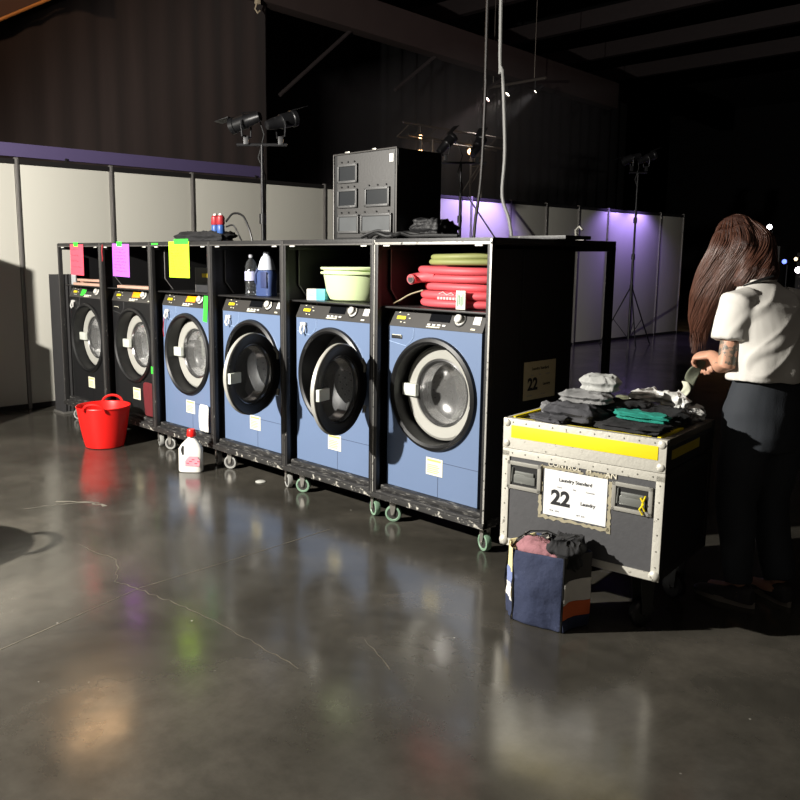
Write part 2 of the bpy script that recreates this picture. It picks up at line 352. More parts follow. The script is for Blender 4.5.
def make_rack(name_label, x, rim):
    t = thing('rolling_rack', name_label, 'rack', (x, 0, 0), 0, 'black wheeled racks in a row')
    D = 1.18; p = .032
    b = B()
    for (px, py) in ((0, 0), (RW-p-.002, 0)):
        b.box(px+.001, py, .15, px+p, py+.03, RT-.03, .003)
    b.box(.001, 0, RT-.032, RW-.002, .028, RT-.004, .003)
    b.obj('front_frame', worn, t)
    tr = M('edge_trim_bright', (168, 166, 160), .42, .3, var=.2, wear=(44, 43, 42), wear_t=.56, wear_s=34) if x > -.9 else M('edge_trim_worn', (92, 90, 88), .42, .3, var=.25, wear=(30, 30, 30), wear_t=.58, wear_s=34)
    b = B(); b.box(.002, -.003, .18, .009, .004, RT-.006, .001)
    if x > -.9: b.box(RW-.014, -.003, .18, RW-.003, .006, RT-.006, .001)
    else: b.box(RW-.012, -.003, .18, RW-.006, .004, RT-.006, .001)
    b.box(.002, -.003, RT-.034, RW-.003, .004, RT-.034+(.014 if x > -.9 else .008), .001); b.obj('edge_trim', tr, t)
    b = B()
    for px in (0, RW-p-.002): b.box(px+.001, D-.05, .15, px+p, D, RT-.03, .003)
    for px in (0.001, RW-p-.002): b.box(px, .03, RT-.06, px+p-.004, D, RT-.03, .002); b.box(px, .03, .15, px+p-.004, D, .19, .002)
    b.box(0.001, D-.03, RT-.06, RW-.002, D, RT-.03); b.box(.001, D-.03, .15, RW-.002, D, .19)
    b.obj('rear_frame', black, t)
    B().box(.001, .004, RT-.03, RW-.002, D, RT, .004).obj('top_board', worn, t)
    B().box(.0, -.012, .150, RW-.001, .0, .182, .003).obj('bottom_lip', wornedge, t)
    B().box(.001, .001, .152, RW-.002, D-.03, .196, .003).obj('base_board', wornwood, t)
    B().box(.034, .032, .197, RW-.036, .075, .226, .006).obj('kick_board', wornwood, t)
    b = B(); b.prism([(.0, 0), (0, 0)], 0, 0) if False else None
    # side walls, front edge set back and cut on a slant below the shelf
    for s, xx in ((0, .004), (1, RW-.018)):
        poly = [(.13, 1.64), (.13, 1.39), (.20, 1.305), (.20, .2), (.752, .2), (.752, 1.64)] if s == 0 else [(.034, 1.64), (.034, .2), (.752, .2), (.752, 1.64)]
        b = B(); b.loft([[Vector((q, y, z)) for y, z in poly] for q in (xx, xx+.012)])
        sp_ = b.obj('side_panel', inner, t)
        if s == 0:
            e = B(); e.tube([(xx+.008, .127, 1.632), (xx+.008, .127, 1.39), (xx+.008, .197, 1.303)], .0042, 8); e.obj('edge_strip', M('edge_grey', (120, 118, 116), .4, .4), sp_)
    B().box(.018, .74, .2, RW-.02, .752, 1.64).obj('back_panel', inner, t)
    B().box(.018, .05, 1.284, RW-.02, .739, 1.294, .002).obj('shelf', M('shelf_black', (34, 33, 33), .45, var=.2, wear=(90, 88, 84), wear_t=.64), t)
    for (cx_, cy_, r_) in ((.10, .085, .5), (.80, .085, -.35), (.1, D-.1, .2), (.78, D-.1, 1.2)): caster(t, cx_, cy_, r_, rim)
    for xx in (.07, RW-.12):      # little white bolt plates below the top rail
        B().box(xx, .004, RT-.043, xx+.05, .012, RT-.034, .002).obj('bolt_plate', white, t)
    return t
rack_labels = ['black wheeled rack at the far left with a pink paper taped on', 'black wheeled rack with a purple paper, second from the left', 'black wheeled rack with a yellow-green paper taped on', 'black wheeled rack holding the water bottle and blue detergent', 'black wheeled rack holding the pale green tubs', 'black wheeled rack nearest the road case, holding the coiled hoses']
racks = [make_rack(rack_labels[i], -5.16+RW*i, greenw if i >= 4 else greyw) for i in range(6)]

# extras on the exposed end of the last rack (outer face at x = 0)
r6 = racks[5]
b = B(); b.box(.8445, .05, .93, .8475, .24, 1.30, .001); o = b.obj('side_hatch', M('hatch_grey', (52, 52, 52), .5), r6)
b = B(); b.tube([(.850, .055, 1.30), (.850, .24, 1.30), (.850, .215, .935), (.850, .06, .935)], .003, 6); b.obj('hatch_edge', M('hatch_edge', (150, 150, 146), .4), o)
B().box(.848, .262, .2, .8575, .276, 1.62, .002).obj('side_rib', black, r6)
B().box(.848, .034, .2, .856, .048, 1.62, .002).obj('side_rib', black, r6)
def laundry_sign(parent, mtx, m, full=True):
    b = B(); b.box(0, -.0012, -.21, .297, 0, 0); sg = b.obj('sign_sheet', m, parent); sg.matrix_local = mtx
    R_ = Matrix.Rotation(PI/2, 4, 'X')
    def tx(s, sz, x, z, mm=ink, al='LEFT', bold=0.): text_obj('lettering', s, sz, Matrix.Translation((x, -.002, z)) @ R_, mm, sg, al, bold)
    tx('Laundry Standard', .022, .15, -.047, ink, 'CENTER', .0004)
    tx('Rack', .011, .065, -.078, grey_ink); tx('No.', .011, .14, -.078, grey_ink); tx('Contents', .011, .2, -.078, grey_ink)
    tx('22', .092, .036, -.155, ink, 'LEFT', .0035)
    tx('Laundry', .021, .178, -.137, ink, 'LEFT', .0004)
    tx('VOL  65M', .011, .03, -.19, grey_ink); tx('WT  KG', .011, .16, -.19, grey_ink)
    return sg
sg = laundry_sign(r6, T(.8605, .30, 1.02, 0, 0, PI/2), M('kraft_sheet', (186, 176, 140), .7))
sg['label'] = 'yellowed sheet printed 22 on the rack side'

# ------------------------------------------------------------------ washing machines
def washer(i, x, body_m, opened, disp_amber, label):
    t = thing('washing_machine', label, 'washing machine', (x, .078, .2265), 0, 'front-loading washing machines in the racks')
    Wd, Hf, D = .70, .955, .655; cx, cz, R = .355, .585, .288
    b = B(); hole_plate(b, 0, 0, Wd, Hf, cx, cz, R, 0, 64)
    b.quad((0, 0, 0), (0, D, 0), (0, D, Hf), (0, 0, Hf)); b.quad((Wd, 0, 0), (Wd, D, 0), (Wd, D, Hf), (Wd, 0, Hf))
    b.quad((0, D, 0), (Wd, D, 0), (Wd, D, Hf), (0, D, Hf)); b.quad((0, 0, 0), (Wd, 0, 0), (Wd, D, 0), (0, D, 0)); b.quad((0, 0, Hf), (Wd, 0, Hf), (Wd, D, Hf), (0, D, Hf))
    body = b.obj('body', body_m, t, smooth=20)
    # recess lining, gasket, drum
    b = B(); b.lathe([(R, 0), (R-.003, -.07), (R-.006, -.15), (.24, -.165), (.205, -.185)], 56, T(cx, 0, cz) @ FRONT); b.obj('gasket', rubber, t)
    b = B(); b.lathe([(.205, -.185), (.215, -.20), (.215, -.46), (.05, -.48), (.0005, -.48)], 56, T(cx, 0, cz) @ FRONT)
    for k in range(3):
        a = 2*PI*k/3+.5; b.tube([(cx+.2*math.cos(a), .15, cz+.2*math.sin(a)), (cx+.2*math.cos(a), .44, cz+.2*math.sin(a))], [.03, .02], 8)
    dr = b.obj('drum', steel, t)
    b = B()
    for q in range(5):
        for k in range(28):
            a = 2*PI*(k+.5*(q % 2))/28; rr = .2138
            b.box(-.005, -.005, -.001, .005, .005, .001, 0, T(cx+rr*math.cos(a), .2+.05*q, cz+rr*math.sin(a), 0, -a-PI/2, 0))
    b.obj('perforations', dark, dr)
    # outer trim ring
    b = B(); b.lathe([(R-.004, .0), (R-.002, .016), (R+.012, .026), (R+.03, .018), (R+.036, 0)], 64, T(cx, 0, cz) @ FRONT); b.obj('trim_ring', rubber, t)
    # control panel, leaning back
    ylean = .045
    b = B(); b.loft([[Vector((q, 0-.004, Hf)), Vector((q, ylean, Hf+.105)), Vector((q, D, Hf+.105)), Vector((q, D, Hf))] for q in (-.004, Wd+.004)])
    cp = b.obj('control_panel', panelm, t, smooth=20)
    ang = -math.atan2(ylean+.004, .105)
    def pm(u, v, off=.001): return Matrix.Translation((u, -.004+(ylean+.004)*v/.105-off, Hf+v)) @ Matrix.Rotation(ang, 4, 'X')
    def pbox(name, u0, v0, u1, v1, m, th=.002, bev=.0, par=cp): return B().box(0, -th, 0, u1-u0, th*.3, (v1-v0)*1.07, bev, pm(u0, v0)).obj(name, m, par)
    if not disp_amber: pbox('display', .31, .04, .46, .083, display)
    else: pbox('display', .33, .038, .46, .083, amber)['label'] = 'lit amber display'
    for k in range(4): pbox('button', .305+k*.037, .018, .328+k*.037, .027, white, .003)
    pbox('button_strip', .30, .008, .40, .014, cream, .002)
    pbox('sticker', .055, .04, .125, .058, yellow)
    for (u, v) in ((.06, .075), (.10, .083), (.13, .066), (.09, .022), (.12, .02), (.15, .045), (.16, .088)): pbox('marking', u, v, u+.012, v+.005, cream, .0014)
    b = B(); b.lathe([(.034, 0), (.034, .006), (.026, .01), (.025, .026), (.02, .03), (.0005, .03)], 28, pm(.53, .06) @ FRONT); b.obj('dial', M('dial_silver', (205, 203, 196), .35, .2), cp)
    b = B(); b.lathe([(.042, .001), (.04, .004), (.033, .004)], 28, pm(.53, .06) @ FRONT); b.obj('dial_rim', rubber, cp)
    pbox('socket_label', .625, .04, .675, .088, white, .003, .001)
    pbox('marking', .62, .012, .65, .02, cream, .0014)
    # detergent drawer outline and grip
    b = B(); b.tube([(.012, -.001, .865), (.145, -.001, .845), (.19, -.001, .88), (.205, -.001, .90), (.205, -.001, .95)], .0022, 6); dw = b.obj('detergent_drawer', M('seam_light', (150, 172, 205), .5) if body_m is blue else M('seam_dark', (70, 70, 70), .5), t)
    if i in (1, 5):
        b = B(); b.box(.03, -.002, .883, .115, .001, .905, .004); b.obj('grip', dark, dw)
        b = B(); b.tube([(.035, -.003, .904), (.11, -.003, .904), (.108, -.003, .893)], .002, 6); b.obj('grip_lip', cream, dw)
    else:
        b = B(); b.box(.055, -.016, .905, .11, .0, .925, .004); b.tube([(.07, -.014, .91), (.075, -.03, .87), (.088, -.026, .85)], .008, 8); b.tube([(.095, -.014, .91), (.105, -.02, .885), (.1, -.02, .862)], .007, 8)
        b.obj('drawer_latch', M('latch_white', (205, 204, 200), .4, .2), dw)
    # service label and seams
    b = B(); b.box(.32, -.0015, .122, .445, 0, .222); sl = b.obj('service_label', cream, t)
    b = B(); b.box(.33, -.0022, .203, .432, -.0014, .213); [b.box(.33, -.0022, .135+.011*k, .41+.012*(k % 2), -.0014, .139+.011*k) for k in range(5)]; b.obj('label_print', M('label_print', (205, 180, 100), .6), sl)
    b = B(); b.box(.41, -.001, .205, Wd, .0005, .2075).box(.41, -.001, 0, .4125, .0005, .205); b.obj('flap_seam', M('seam_shadow', (52, 62, 84), .6) if body_m is blue else dark, t)
    # door
    hx = cx+.275
    if opened: dm, rim = ringd, ringm  # open doors take the darkened copy of the ring
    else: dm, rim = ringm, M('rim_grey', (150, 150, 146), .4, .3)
    dx = cx-hx
    b = B()
    if not opened:
        b.lathe([(.183, .030), (.188, .038), (.242, .044), (.256, .036), (.260, .015), (.260, -.01)], 64, T(dx, 0, 0) @ FRONT)
    else:
        b.lathe([(.200, .02), (.202, .046), (.225, .054), (.262, .050), (.268, .042)], 64, T(dx, 0, 0) @ FRONT)
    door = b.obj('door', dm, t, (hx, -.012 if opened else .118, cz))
    if not opened: door.scale = (1.06, 1.06, 1.06); door.location.x += .0165
    if opened:
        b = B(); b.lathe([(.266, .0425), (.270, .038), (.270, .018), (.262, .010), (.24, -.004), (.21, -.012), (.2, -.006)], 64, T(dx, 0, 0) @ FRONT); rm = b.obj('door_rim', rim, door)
        door['label'] = 'door swung open, its ring painted with a dark reflection'
        door.rotation_euler = (0, 0, math.radians(opened))
    else:
        b = B(); b.lathe([(.2602, .02), (.2635, .015), (.266, -.01)], 64, T(dx, 0, 0) @ FRONT); b.obj('outer_ring', rubber, door)
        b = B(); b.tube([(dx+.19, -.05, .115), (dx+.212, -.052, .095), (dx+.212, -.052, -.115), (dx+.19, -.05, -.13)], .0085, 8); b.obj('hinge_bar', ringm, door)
        b = B(); b.box(dx+.196, -.047, -.12, dx+.204, -.03, .11); b.obj('hinge_gap', dark, door)
    # dished glass
    gk_ = 1.1 if opened else 1.0
    b = B(); b.lathe([(q_*gk_, z_) for q_, z_ in [(.184, .032), (.17, .022), (.165, -.01), (.155, -.05), (.12, -.075), (.06, -.085), (.0005, -.086)]], 56, T(dx, 0, 0) @ FRONT); gl = b.obj('glass', glass, door); gl.scale = (1, 1, 1)
    b = B(); b.lathe([(q_*gk_, z_) for q_, z_ in [(.185, .034), (.176, .036), (.168, .028), (.166, .012)]], 56, T(dx, 0, 0) @ FRONT); b.obj('glass_rim', M('rim_chrome', (120, 120, 120), .2, .8), door)
    hz = .0
    b = B(); b.box(dx-.262, -.072, hz-.034, dx-.158, -.046, hz+.034, .006); b.obj('handle', M('handle_plate', (196, 200, 190), .45), door)
    if opened:
        b = B(); b.tube([(dx+.2, -.06, .16), (dx+.235, -.062, .12), (dx+.245, -.05, .08)], .012, 8); b.tube([(dx+.225, -.06, -.17), (dx+.245, -.055, -.13)], .012, 8); b.obj('hinge', alu, door)
    # feet of the body
    return t
wl = ['black washing machine at the far left behind the red bucket, green tape on its panel', 'black washing machine second from the left with a lit amber display', 'blue washing machine with an amber display and green tape strip', 'blue washing machine under the water bottle, its door swung wide open, ring darkened as if by reflection', 'blue washing machine under the pale green tubs, its door swung wide open, ring darkened as if by reflection', 'blue washing machine nearest the road case, large pale ring on its closed door']
wm = [mblack, mblack, blue, blue, blue, blue]; op = [0, 0, 0, 105, 105, 0]
washers = [washer(i, -5.16+RW*i+.045, wm[i], op[i], i in (1, 2), wl[i]) for i in range(6)]

# ------------------------------------------------------------------ road case
CR = .127; CX, CY = .360, -.335
CW, CD, CB, CT = .755, .60, .25, .852
case = thing('flight_case', 'grey road case with white metal edges and yellow stripe, printed 22', 'road case', (CX, CY, 0), CR)
alw = M('worn_aluminium', (206, 203, 192), .42, .25, var=.15, wear=(120, 116, 106), wear_t=.60, wear_s=24, bump=.15)
cpan = M('case_grey_laminate', (74, 74, 76), .5, var=.12, scale=30, bump=.1)
ylw = M('yellow_tape', (238, 214, 8), .5, var=.05, wear=(96, 84, 20), wear_t=.68, wear_s=18)
b = B(); b.box(.006, .006, CB+.004, CW-.006, CD-.006, CT-.16); b.obj('body_panel', cpan, case)
b = B(); b.box(.006, .006, CT-.13, CW-.006, CD-.006, CT-.012, .003); lid = b.obj('lid', M('case_lid_black', (34, 33, 32), .55, var=.25), case)
b = B()
for (x0, x1) in ((0, .036), (CW-.036, CW)):
    b.box(x0, 0, CB, x1, .0055, CT-.15, .002)
b.box(0, 0, CB, CW, .0065, CB+.034, .002)
b.box(0, 0, CT-.176, CW, .007, CT-.139, .002); b.obj('edge_profile', alw, case)
b = B()
for (y0, y1) in ((.007, .04), (CD-.036, CD)):
    b.box(0, y0, CB, .0055, y1, CT-.15, .002); b.box(CW-.0055, y0, CB, CW, y1, CT-.15, .002)
b.box(0, CD-.0065, CB, CW, CD, CB+.034, .002); b.box(0, .007, CB, .0065, CD, CB+.034, .002); b.box(CW-.0065, .007, CB, CW, CD, CB+.034, .002); b.box(CW-.0065, .007, CT-.176, CW, CD, CT-.139, .002)
b.obj('side_profile', M('side_profile_shaded', (34, 33, 32), .5, var=.3, wear=(84, 80, 72), wear_t=.66), case)  # aluminium edges off the front, coloured dark as if in shade
b = B(); b.box(CW-.0058, .01, CB+.03, CW-.003, CD-.01, CT-.17); b.obj('side_panel', M('case_side_shaded', (24, 24, 25), .55, var=.2), case)  # side laminate darkened, shade put into the colour
b = B()
b.box(0, -.002, CT-.137, CW, .0065, CT, .003); 
b.box(0, .0, CT-.012, CW, .03, CT+.001, .002); 
B().box(0, CD-.03, CT-.137, CW, CD, CT+.001, .002).obj('rear_edge', MATS['case_lid_black'], lid)
le = b.obj('lid_edge', alw, lid)
b = B(); b.box(CW-.0062, .008, CT-.13, CW+.0004, CD-.008, CT-.03, .001); b.obj('lid_side', M('case_side_shaded', (24, 24, 25)), lid)
B().box(0, .008, CT-.012, .012, CD-.008, CT+.001, .002).obj('side_edge', alw, lid)
b = B(); b.box(CW-.0066, .02, CT-.03, CW-.0005, CD, CT, .002); b.box(CW-.03, .03, CT-.012, CW-.001, CD-.03, CT+.0005, .002); b.obj('side_edge', M('case_trim_shaded', (66, 60, 46), .6, var=.3), lid)  # right lid edge, shade of this side painted into the metal
b = B(); b.box(.042, -.0042, CT-.086, CW-.034, -.0018, CT-.028, .001); b.obj('yellow_stripe', ylw, lid)
b = B(); b.box(.05, .032, CT-.0122, CW-.08, .042, CT+.0005); b.box(.05, CD-.05, CT-.0122, .4, CD-.035, CT+.0005); b.box(.012, .06, CT-.0122, .026, CD-.06, CT+.0005); b.box(CW-.06, .05, CT-.0122, CW-.045, .32, CT+.0005); b.obj('yellow_line', ylw, lid)
b = B(); b.box(CW-.0005, .06, CT-.09, CW+.001, CD-.2, CT-.05); b.obj('side_stripe', M('shaded_yellow_tape', (170, 150, 20), .6, var=.2), lid)  # yellow stripe dulled, shade of this side painted in
for (x, z) in ((.02, CT-.02), (CW-.02, CT-.02), (.02, CT-.115), (CW-.02, CT-.115)):
    b = B(); t_ = bmesh.new(); bmesh.ops.create_uvsphere(t_, u_segments=16, v_segments=10, radius=.018); bmesh.ops.scale(t_, vec=(1, .45, 1), verts=t_.verts); b.add(t_, T(x, -.001, z)); b.obj('ball_corner', alw, lid)
for x in (.02, CW-.02):
    t_ = B(); t_.lathe([(.0005, .011), (.012, .010), (.02, .005), (.024, 0)], 18, T(x, 0, CB+.022) @ FRONT); t_.obj('ball_corner', alw, case)
for k, x in enumerate([.06+.079*i for i in range(9)]):
    pass
rvm = M('rivet', (150, 148, 140), .35, .7)
rv = B().lathe([(.0042, 0), (.003, .0018), (.0003, .0022)], 8, FRONT).mesh('rivet'); rv.materials.append(rvm)
for (x, y, z) in [(.05+.0655*i, -.002, CT-.015) for i in range(11)]+[(.05+.0655*i, 0, CT-.158) for i in range(11)]+[(x_, 0, CB+.06+.07*i) for i in range(6) for x_ in (.018, CW-.018)]:
    link('rivet', rv, None, case, (x, y, z))
for hx0, hz0, w_, h_ in ((.028, .527, .172, .13), (.534, .522, .176, .125)):
    b = B()
    b.box(hx0, -.004, hz0, hx0+w_, .006, hz0+.018, .003).box(hx0, -.004, hz0+h_-.018, hx0+w_, .006, hz0+h_, .003).box(hx0, -.004, hz0, hx0+.018, .006, hz0+h_, .003).box(hx0+w_-.018, -.004, hz0, hx0+w_, .006, hz0+h_, .003)
    hp = b.obj('handle_plate', M('zinc_plate', (172, 170, 162), .4, .5, var=.15), case)
    b = B(); b.box(hx0+.017, .003, hz0+.017, hx0+w_-.017, .0075, hz0+h_-.017).obj('recess_dish', dark, hp)
    b = B(); b.box(hx0+.034, -.003, hz0+.03, hx0+w_-.03, .007, hz0+.068, .004); b.box(hx0+.04, -.005, hz0+.066, hx0+w_-.036, .006, hz0+.086, .005); b.tube([(hx0+.028, 0, hz0+.1), (hx0+.026, -.004, hz0+.034)], .004, 6); b.obj('handle_grip', M('zinc_grip', (150, 152, 148), .35, .7, var=.2), hp)
b = B(); b.tube([(.534+.13, -.012, .60), (.534+.145, -.016, .575), (.534+.128, -.014, .55), (.534+.142, -.012, .528)], .004, 6); b.tube([(.534+.15, -.010, .61), (.534+.138, -.016, .57), (.534+.15, -.012, .545)], .0035, 6); b.obj('yellow_tie', ylw, case)
csg = laundry_sign(case, T(.215, .0045, .648), paper)
csg['label'] = 'white sheet printed 22 on the case front'
# torn tape residue round the sheet and hand lettering above it
res = M('tape_residue', (158, 150, 126), .8, var=.25, scale=30)
def ragged(name, x0, z0, x1, z1, par, m, amp=.006, y=.0035):
    b = B(); horiz = (x1-x0) > (z1-z0); n_ = 26; up = []; lo = []
    for i in range(n_+1):
        f_ = i/n_; r1, r2_ = random.uniform(-amp, amp), random.uniform(-amp, amp)
        if horiz: up.append((x0+(x1-x0)*f_, z1+r1)); lo.append((x0+(x1-x0)*f_, z0+r2_))
        else: up.append((x1+r1, z0+(z1-z0)*f_)); lo.append((x0+r2_, z0+(z1-z0)*f_))
    vu = [b.bm.verts.new((x, y, z)) for x, z in up]; vl = [b.bm.verts.new((x, y, z)) for x, z in lo]
    for i in range(n_): b.bm.faces.new((vl[i], vl[i+1], vu[i+1], vu[i]))
    return b.obj(name, m, par)
ragged('tape_residue', .20, .650, .40, .662, case, res, .004); ragged('tape_residue', .41, .652, .53, .668, case, res, .006); ragged('tape_residue', .19, .425, .206, .66, case, res, .004); ragged('tape_residue', .518, .41, .532, .64, case, res, .004); ragged('tape_residue', .19, .418, .53, .432, case, res, .005)
R_ = Matrix.Rotation(PI/2, 4, 'X')
text_obj('hand_lettering', 'CONTROL   H', .032, Matrix.Translation((.232, .002, .6625)) @ R_, M('chalk_lettering', (214, 208, 188), .8), case, bold=.0006)
text_obj('hand_lettering', 'AN', .036, Matrix.Translation((.50, .002, .656)) @ R_, MATS['chalk_lettering'], case, bold=.0006)
for (x, y, r_) in ((.1, .1, .3), (CW-.1, .1, 1.1), (.1, CD-.1, 2.), (CW-.1, CD-.1, -.4)):
    b = B(); b.box(-.05, -.045, .236, .05, .045, CB+.004, .002)
    for s in (-1, 1): b.prism([(-.02, .06), (.03, .06), (.04, .238), (-.04, .238)], s*.03-.002, s*.03+.002)
    b.cyl((0, -.034, .06), (0, .034, .06), .008, 8)
    br = b.obj('caster', M('dark_zinc', (52, 52, 52), .5, .5), case, (x, y, 0)); br.rotation_euler = (0, 0, r_)
    b = B(); b.lathe([(.012, -.022), (.05, -.022), (.06, -.012), (.06, .012), (.05, .022), (.012, .022), (.012, -.022)], 24, T(0, 0, .06, PI/2)); b.obj('wheel', rubber, br)

# ------------------------------------------------------------------ cloth helpers
def cloth_lump(name, m, c, size, rz=0, seed=0, wr=.35, parent=None, fold=0, lab=None, cat=None, group=None, flat=2.6, ny=22):
    """rounded folded-cloth shape: superellipsoid, creased with layered noise, underside kept flat"""
    b = B(); n_ = 84; ny = 34; rings = []; sx, sy, sz = [q/2 for q in size]; sd = seed*3.17
    sg_ = lambda v, e: math.copysign(abs(v)**e, v)
    for j in range(ny+1):
        ph = -PI/2+PI*j/ny; r = []
        for k in range(n_):
            th = 2*PI*k/n_; cz_ = sg_(math.sin(ph), .62); cr_ = sg_(abs(math.cos(ph)), .45)
            c0, s0 = math.cos(th), math.sin(th)
            edge = 1+wr*.55*noise.noise(Vector((c0*1.4+sd, s0*1.4, 2.2)))+wr*.25*noise.noise(Vector((c0*4+sd, s0*4, cz_*1.5)))
            p = Vector((sx*cr_*sg_(c0, .62)*edge, sy*cr_*sg_(s0, .62)*edge, sz*cz_))
            q = Vector((p.x*9+sd, p.y*9, p.z*10))
            rid = 1-2*abs(noise.noise(q+Vector((0, 0, .6*noise.noise(q*.7))))) ; rid2 = 1-2*abs(noise.noise(q*2.4+Vector((7, 0, 0))))
            big = noise.noise(Vector((p.x*5+sd, p.y*5, 9)))
            d = .55*rid**3+.28*rid2**3+.9*big-.25
            if p.z > -sz*.7: p.z += (sz*.75+.006)*wr*1.5*d
            o2 = .014*wr*(rid-.5)+.007*wr*math.sin(p.z/sz*7+3*big)
            p.x += c0*o2; p.y += s0*o2
            if fold and p.z > -sz*.9: e_ = math.sin(p.z/sz*PI*fold); p.x += c0*.006*e_; p.y += s0*.006*e_
            p.z = max(p.z, -sz)
            r.append(p)
        rings.append(r)
    b.loft(rings)
    o = b.obj(name, m, parent, (c[0], c[1], c[2]+sz), 60); o.rotation_euler = (0, 0, rz)
    if lab: tag(o, lab, cat, group)
    return o
def sheet(name, m, pts_rows, thick=.004, parent=None, sub=1):
    b = B(); rows = [[b.bm.verts.new(p) for p in r] for r in pts_rows]
    for i in range(len(rows)-1):
        for k in range(len(rows[0])-1): b.bm.faces.new((rows[i][k], rows[i][k+1], rows[i+1][k+1], rows[i+1][k]))
    o = b.obj(name, m, parent, smooth=80); s_ = o.modifiers.new('s', 'SOLIDIFY'); s_.thickness = thick; s_.offset = 1
    if sub: u = o.modifiers.new('u', 'SUBSURF'); u.levels = sub; u.render_levels = sub
    return o
def cm(name, rgb, **k): return M(name, rgb, .9, var=.15, scale=14, bump=.25, bscale=120, **k)
def cpt(u, v, z=0):   # point on the case lid in case coordinates
    return Vector((CX+u*math.cos(CR)-v*math.sin(CR), CY+u*math.sin(CR)+v*math.cos(CR), CT+z))
def rug(name, m, u, v, su, sv, sz, rz, seed, lab, cat='clothes', group='clothes heaped on the road case', z=0., wr=.35, **k):
    p = cpt(u, v, z); return cloth_lump(name, m, p, (su, sv, sz), CR+rz, seed, wr, None, lab=lab, cat=cat, group=group, **k)

# clothes on the case
rug('folded_towel', cm('charcoal_cloth', (62, 62, 66)), .285, .15, .27, .19, .075, .05, 1, 'charcoal garment hanging over the front edge of the case heap', z=.002, wr=.55, fold=2)
rug('folded_shirt', cm('grey_marl', (128, 128, 128)), .31, .215, .22, .16, .055, .1, 2, 'mid grey folded shirt under the pale rolled towel', z=.078, wr=.4, fold=2)
rug('rolled_towel', cm('pale_grey_towel', (164, 165, 162)), .345, .255, .17, .10, .072, .12, 3, 'pale grey rolled towel on top of the clothes heap', 'towel', z=.128, wr=.38, fold=1.5)
rug('grey_sock', cm('sock_grey', (112, 112, 114)), .13, .23, .10, .07, .05, .4, 4, 'small grey balled sock left of the charcoal garment', 'sock', z=.002, wr=.45)
rug('charcoal_sleeve', cm('charcoal_cloth', (62, 62, 66)), .20, .055, .17, .09, .03, -.2, 15, 'charcoal sleeve lying at the front left edge of the case', z=.002, wr=.5)
rug('black_shirt', cm('black_cloth', (30, 30, 32)), .55, .115, .32, .17, .035, -.05, 5, 'flat black garment along the front edge under the teal one', z=.002, wr=.5, fold=1.5)
rug('teal_shirt', cm('teal_cloth', (22, 128, 112)), .575, .17, .24, .10, .034, -.12, 6, 'bright teal folded garment on the case', z=.038, wr=.4, fold=2)
rug('black_trousers', cm('black_cloth2', (24, 25, 27)), .53, .34, .34, .19, .075, .05, 7, 'big black garment heap behind the teal garment', z=.002, wr=.5, fold=2)
rug('black_vest', cm('black_cloth', (30, 30, 32)), .45, .29, .20, .14, .05, .5, 8, 'black garment bundled beside the pale rolled towel', z=.045, wr=.5)
rug('white_underwear', cm('white_cloth', (214, 214, 210)), .47, .50, .17, .09, .05, .8, 9, 'crumpled white piece left of the held sock', z=.062, wr=.7)
rug('patterned_cloth', cm('patterned_cloth', (176, 176, 172), wear=(60, 60, 60), wear_t=.52, wear_s=40), .665, .50, .12, .09, .06, .3, 10, 'black and white patterned piece nearest the woman', z=.002, wr=.7)
rug('white_sock', cm('white_cloth', (214, 214, 210)), .60, .51, .16, .08, .06, -.5, 11, 'white crumpled piece directly under the held sock', 'sock', z=.055, wr=.7)
rug('olive_sock', cm('olive_cloth', (112, 114, 92)), .40, .49, .15, .05, .03, .2, 12, 'olive green strip of cloth at the back of the case', 'sock', z=.05, wr=.5)
rug('black_sock', cm('black_cloth', (30, 30, 32)), .65, .40, .13, .12, .05, .2, 13, 'small black piece in front of the patterned piece', z=.002, wr=.55)

# ------------------------------------------------------------------ tote bag
P_ = [(.585, -.520), (.808, -.482), (.835, -.320), (.570, -.345), (.508, -.450)]     # front-left, front-right, back-right, back-left, left pleat
tote = thing('tote_bag', 'navy cloth tote bag with black piping on the floor before the road case', 'bag', (.66, -.42, 0))
navy = M('navy_canvas', (40, 48, 74), .85, var=.18, scale=10, bump=.5, bscale=30, wear=(62, 70, 98), wear_t=.60, wear_s=9)
rel = [(x-.66, y+.42) for x, y in P_]
def tote_wall(i, j, m, name, bulge=.012, zt=(.325, .325), z0=0.003, z1=1., par=tote, off=0., sk=(0, 0)):
    a, c_ = Vector(rel[i]+(0,)), Vector(rel[j]+(0,)); d = (c_-a); n_ = Vector((d.y, -d.x, 0)).normalized(); rows = []
    for r in range(13):
        f_ = z0+(z1-z0)*r/12; row = []
        for k in range(13):
            g_ = k/12; z = (zt[0]*(1-g_)+zt[1]*g_)*f_
            p = a.lerp(c_, g_)*(1+.05*f_)+n_*(bulge*math.sin(PI*g_)*math.sin(PI*min(1, f_*.8+.1))*1.6+off+.010*noise.noise(Vector((g_*3+i, f_*3, 1.3)))+.006*noise.noise(Vector((g_*7+f_*5+i, f_*6, 4.3))))
            row.append(p+Vector((0, 0, z)))
        rows.append(row)
    return sheet(name, m, rows, .004, par, 1)
tote_wall(0, 1, navy, 'front_panel', .016, (.325, .335))
tote_wall(2, 3, navy, 'back_panel', .01, (.335, .36))
sideR = tote_wall(1, 2, M('print_grey', (70, 68, 66), .85, var=.3), 'side_panel', -.012, (.335, .335))
sideL = tote_wall(4, 0, M('print_cream', (214, 200, 150), .85, var=.15), 'side_panel', .002, (.33, .325))
tote_wall(3, 4, MATS['print_cream'], 'side_panel', .002, (.36, .33))
tote_wall(1, 2, M('print_orange', (226, 110, 60), .85, var=.2), 'orange_patch', -.012, (.335, .335), .16, .36, sideR, .003)
tote_wall(1, 2, M('print_white', (232, 228, 220), .85, var=.15), 'white_patch', -.012, (.335, .335), .36, .66, sideR, .003)
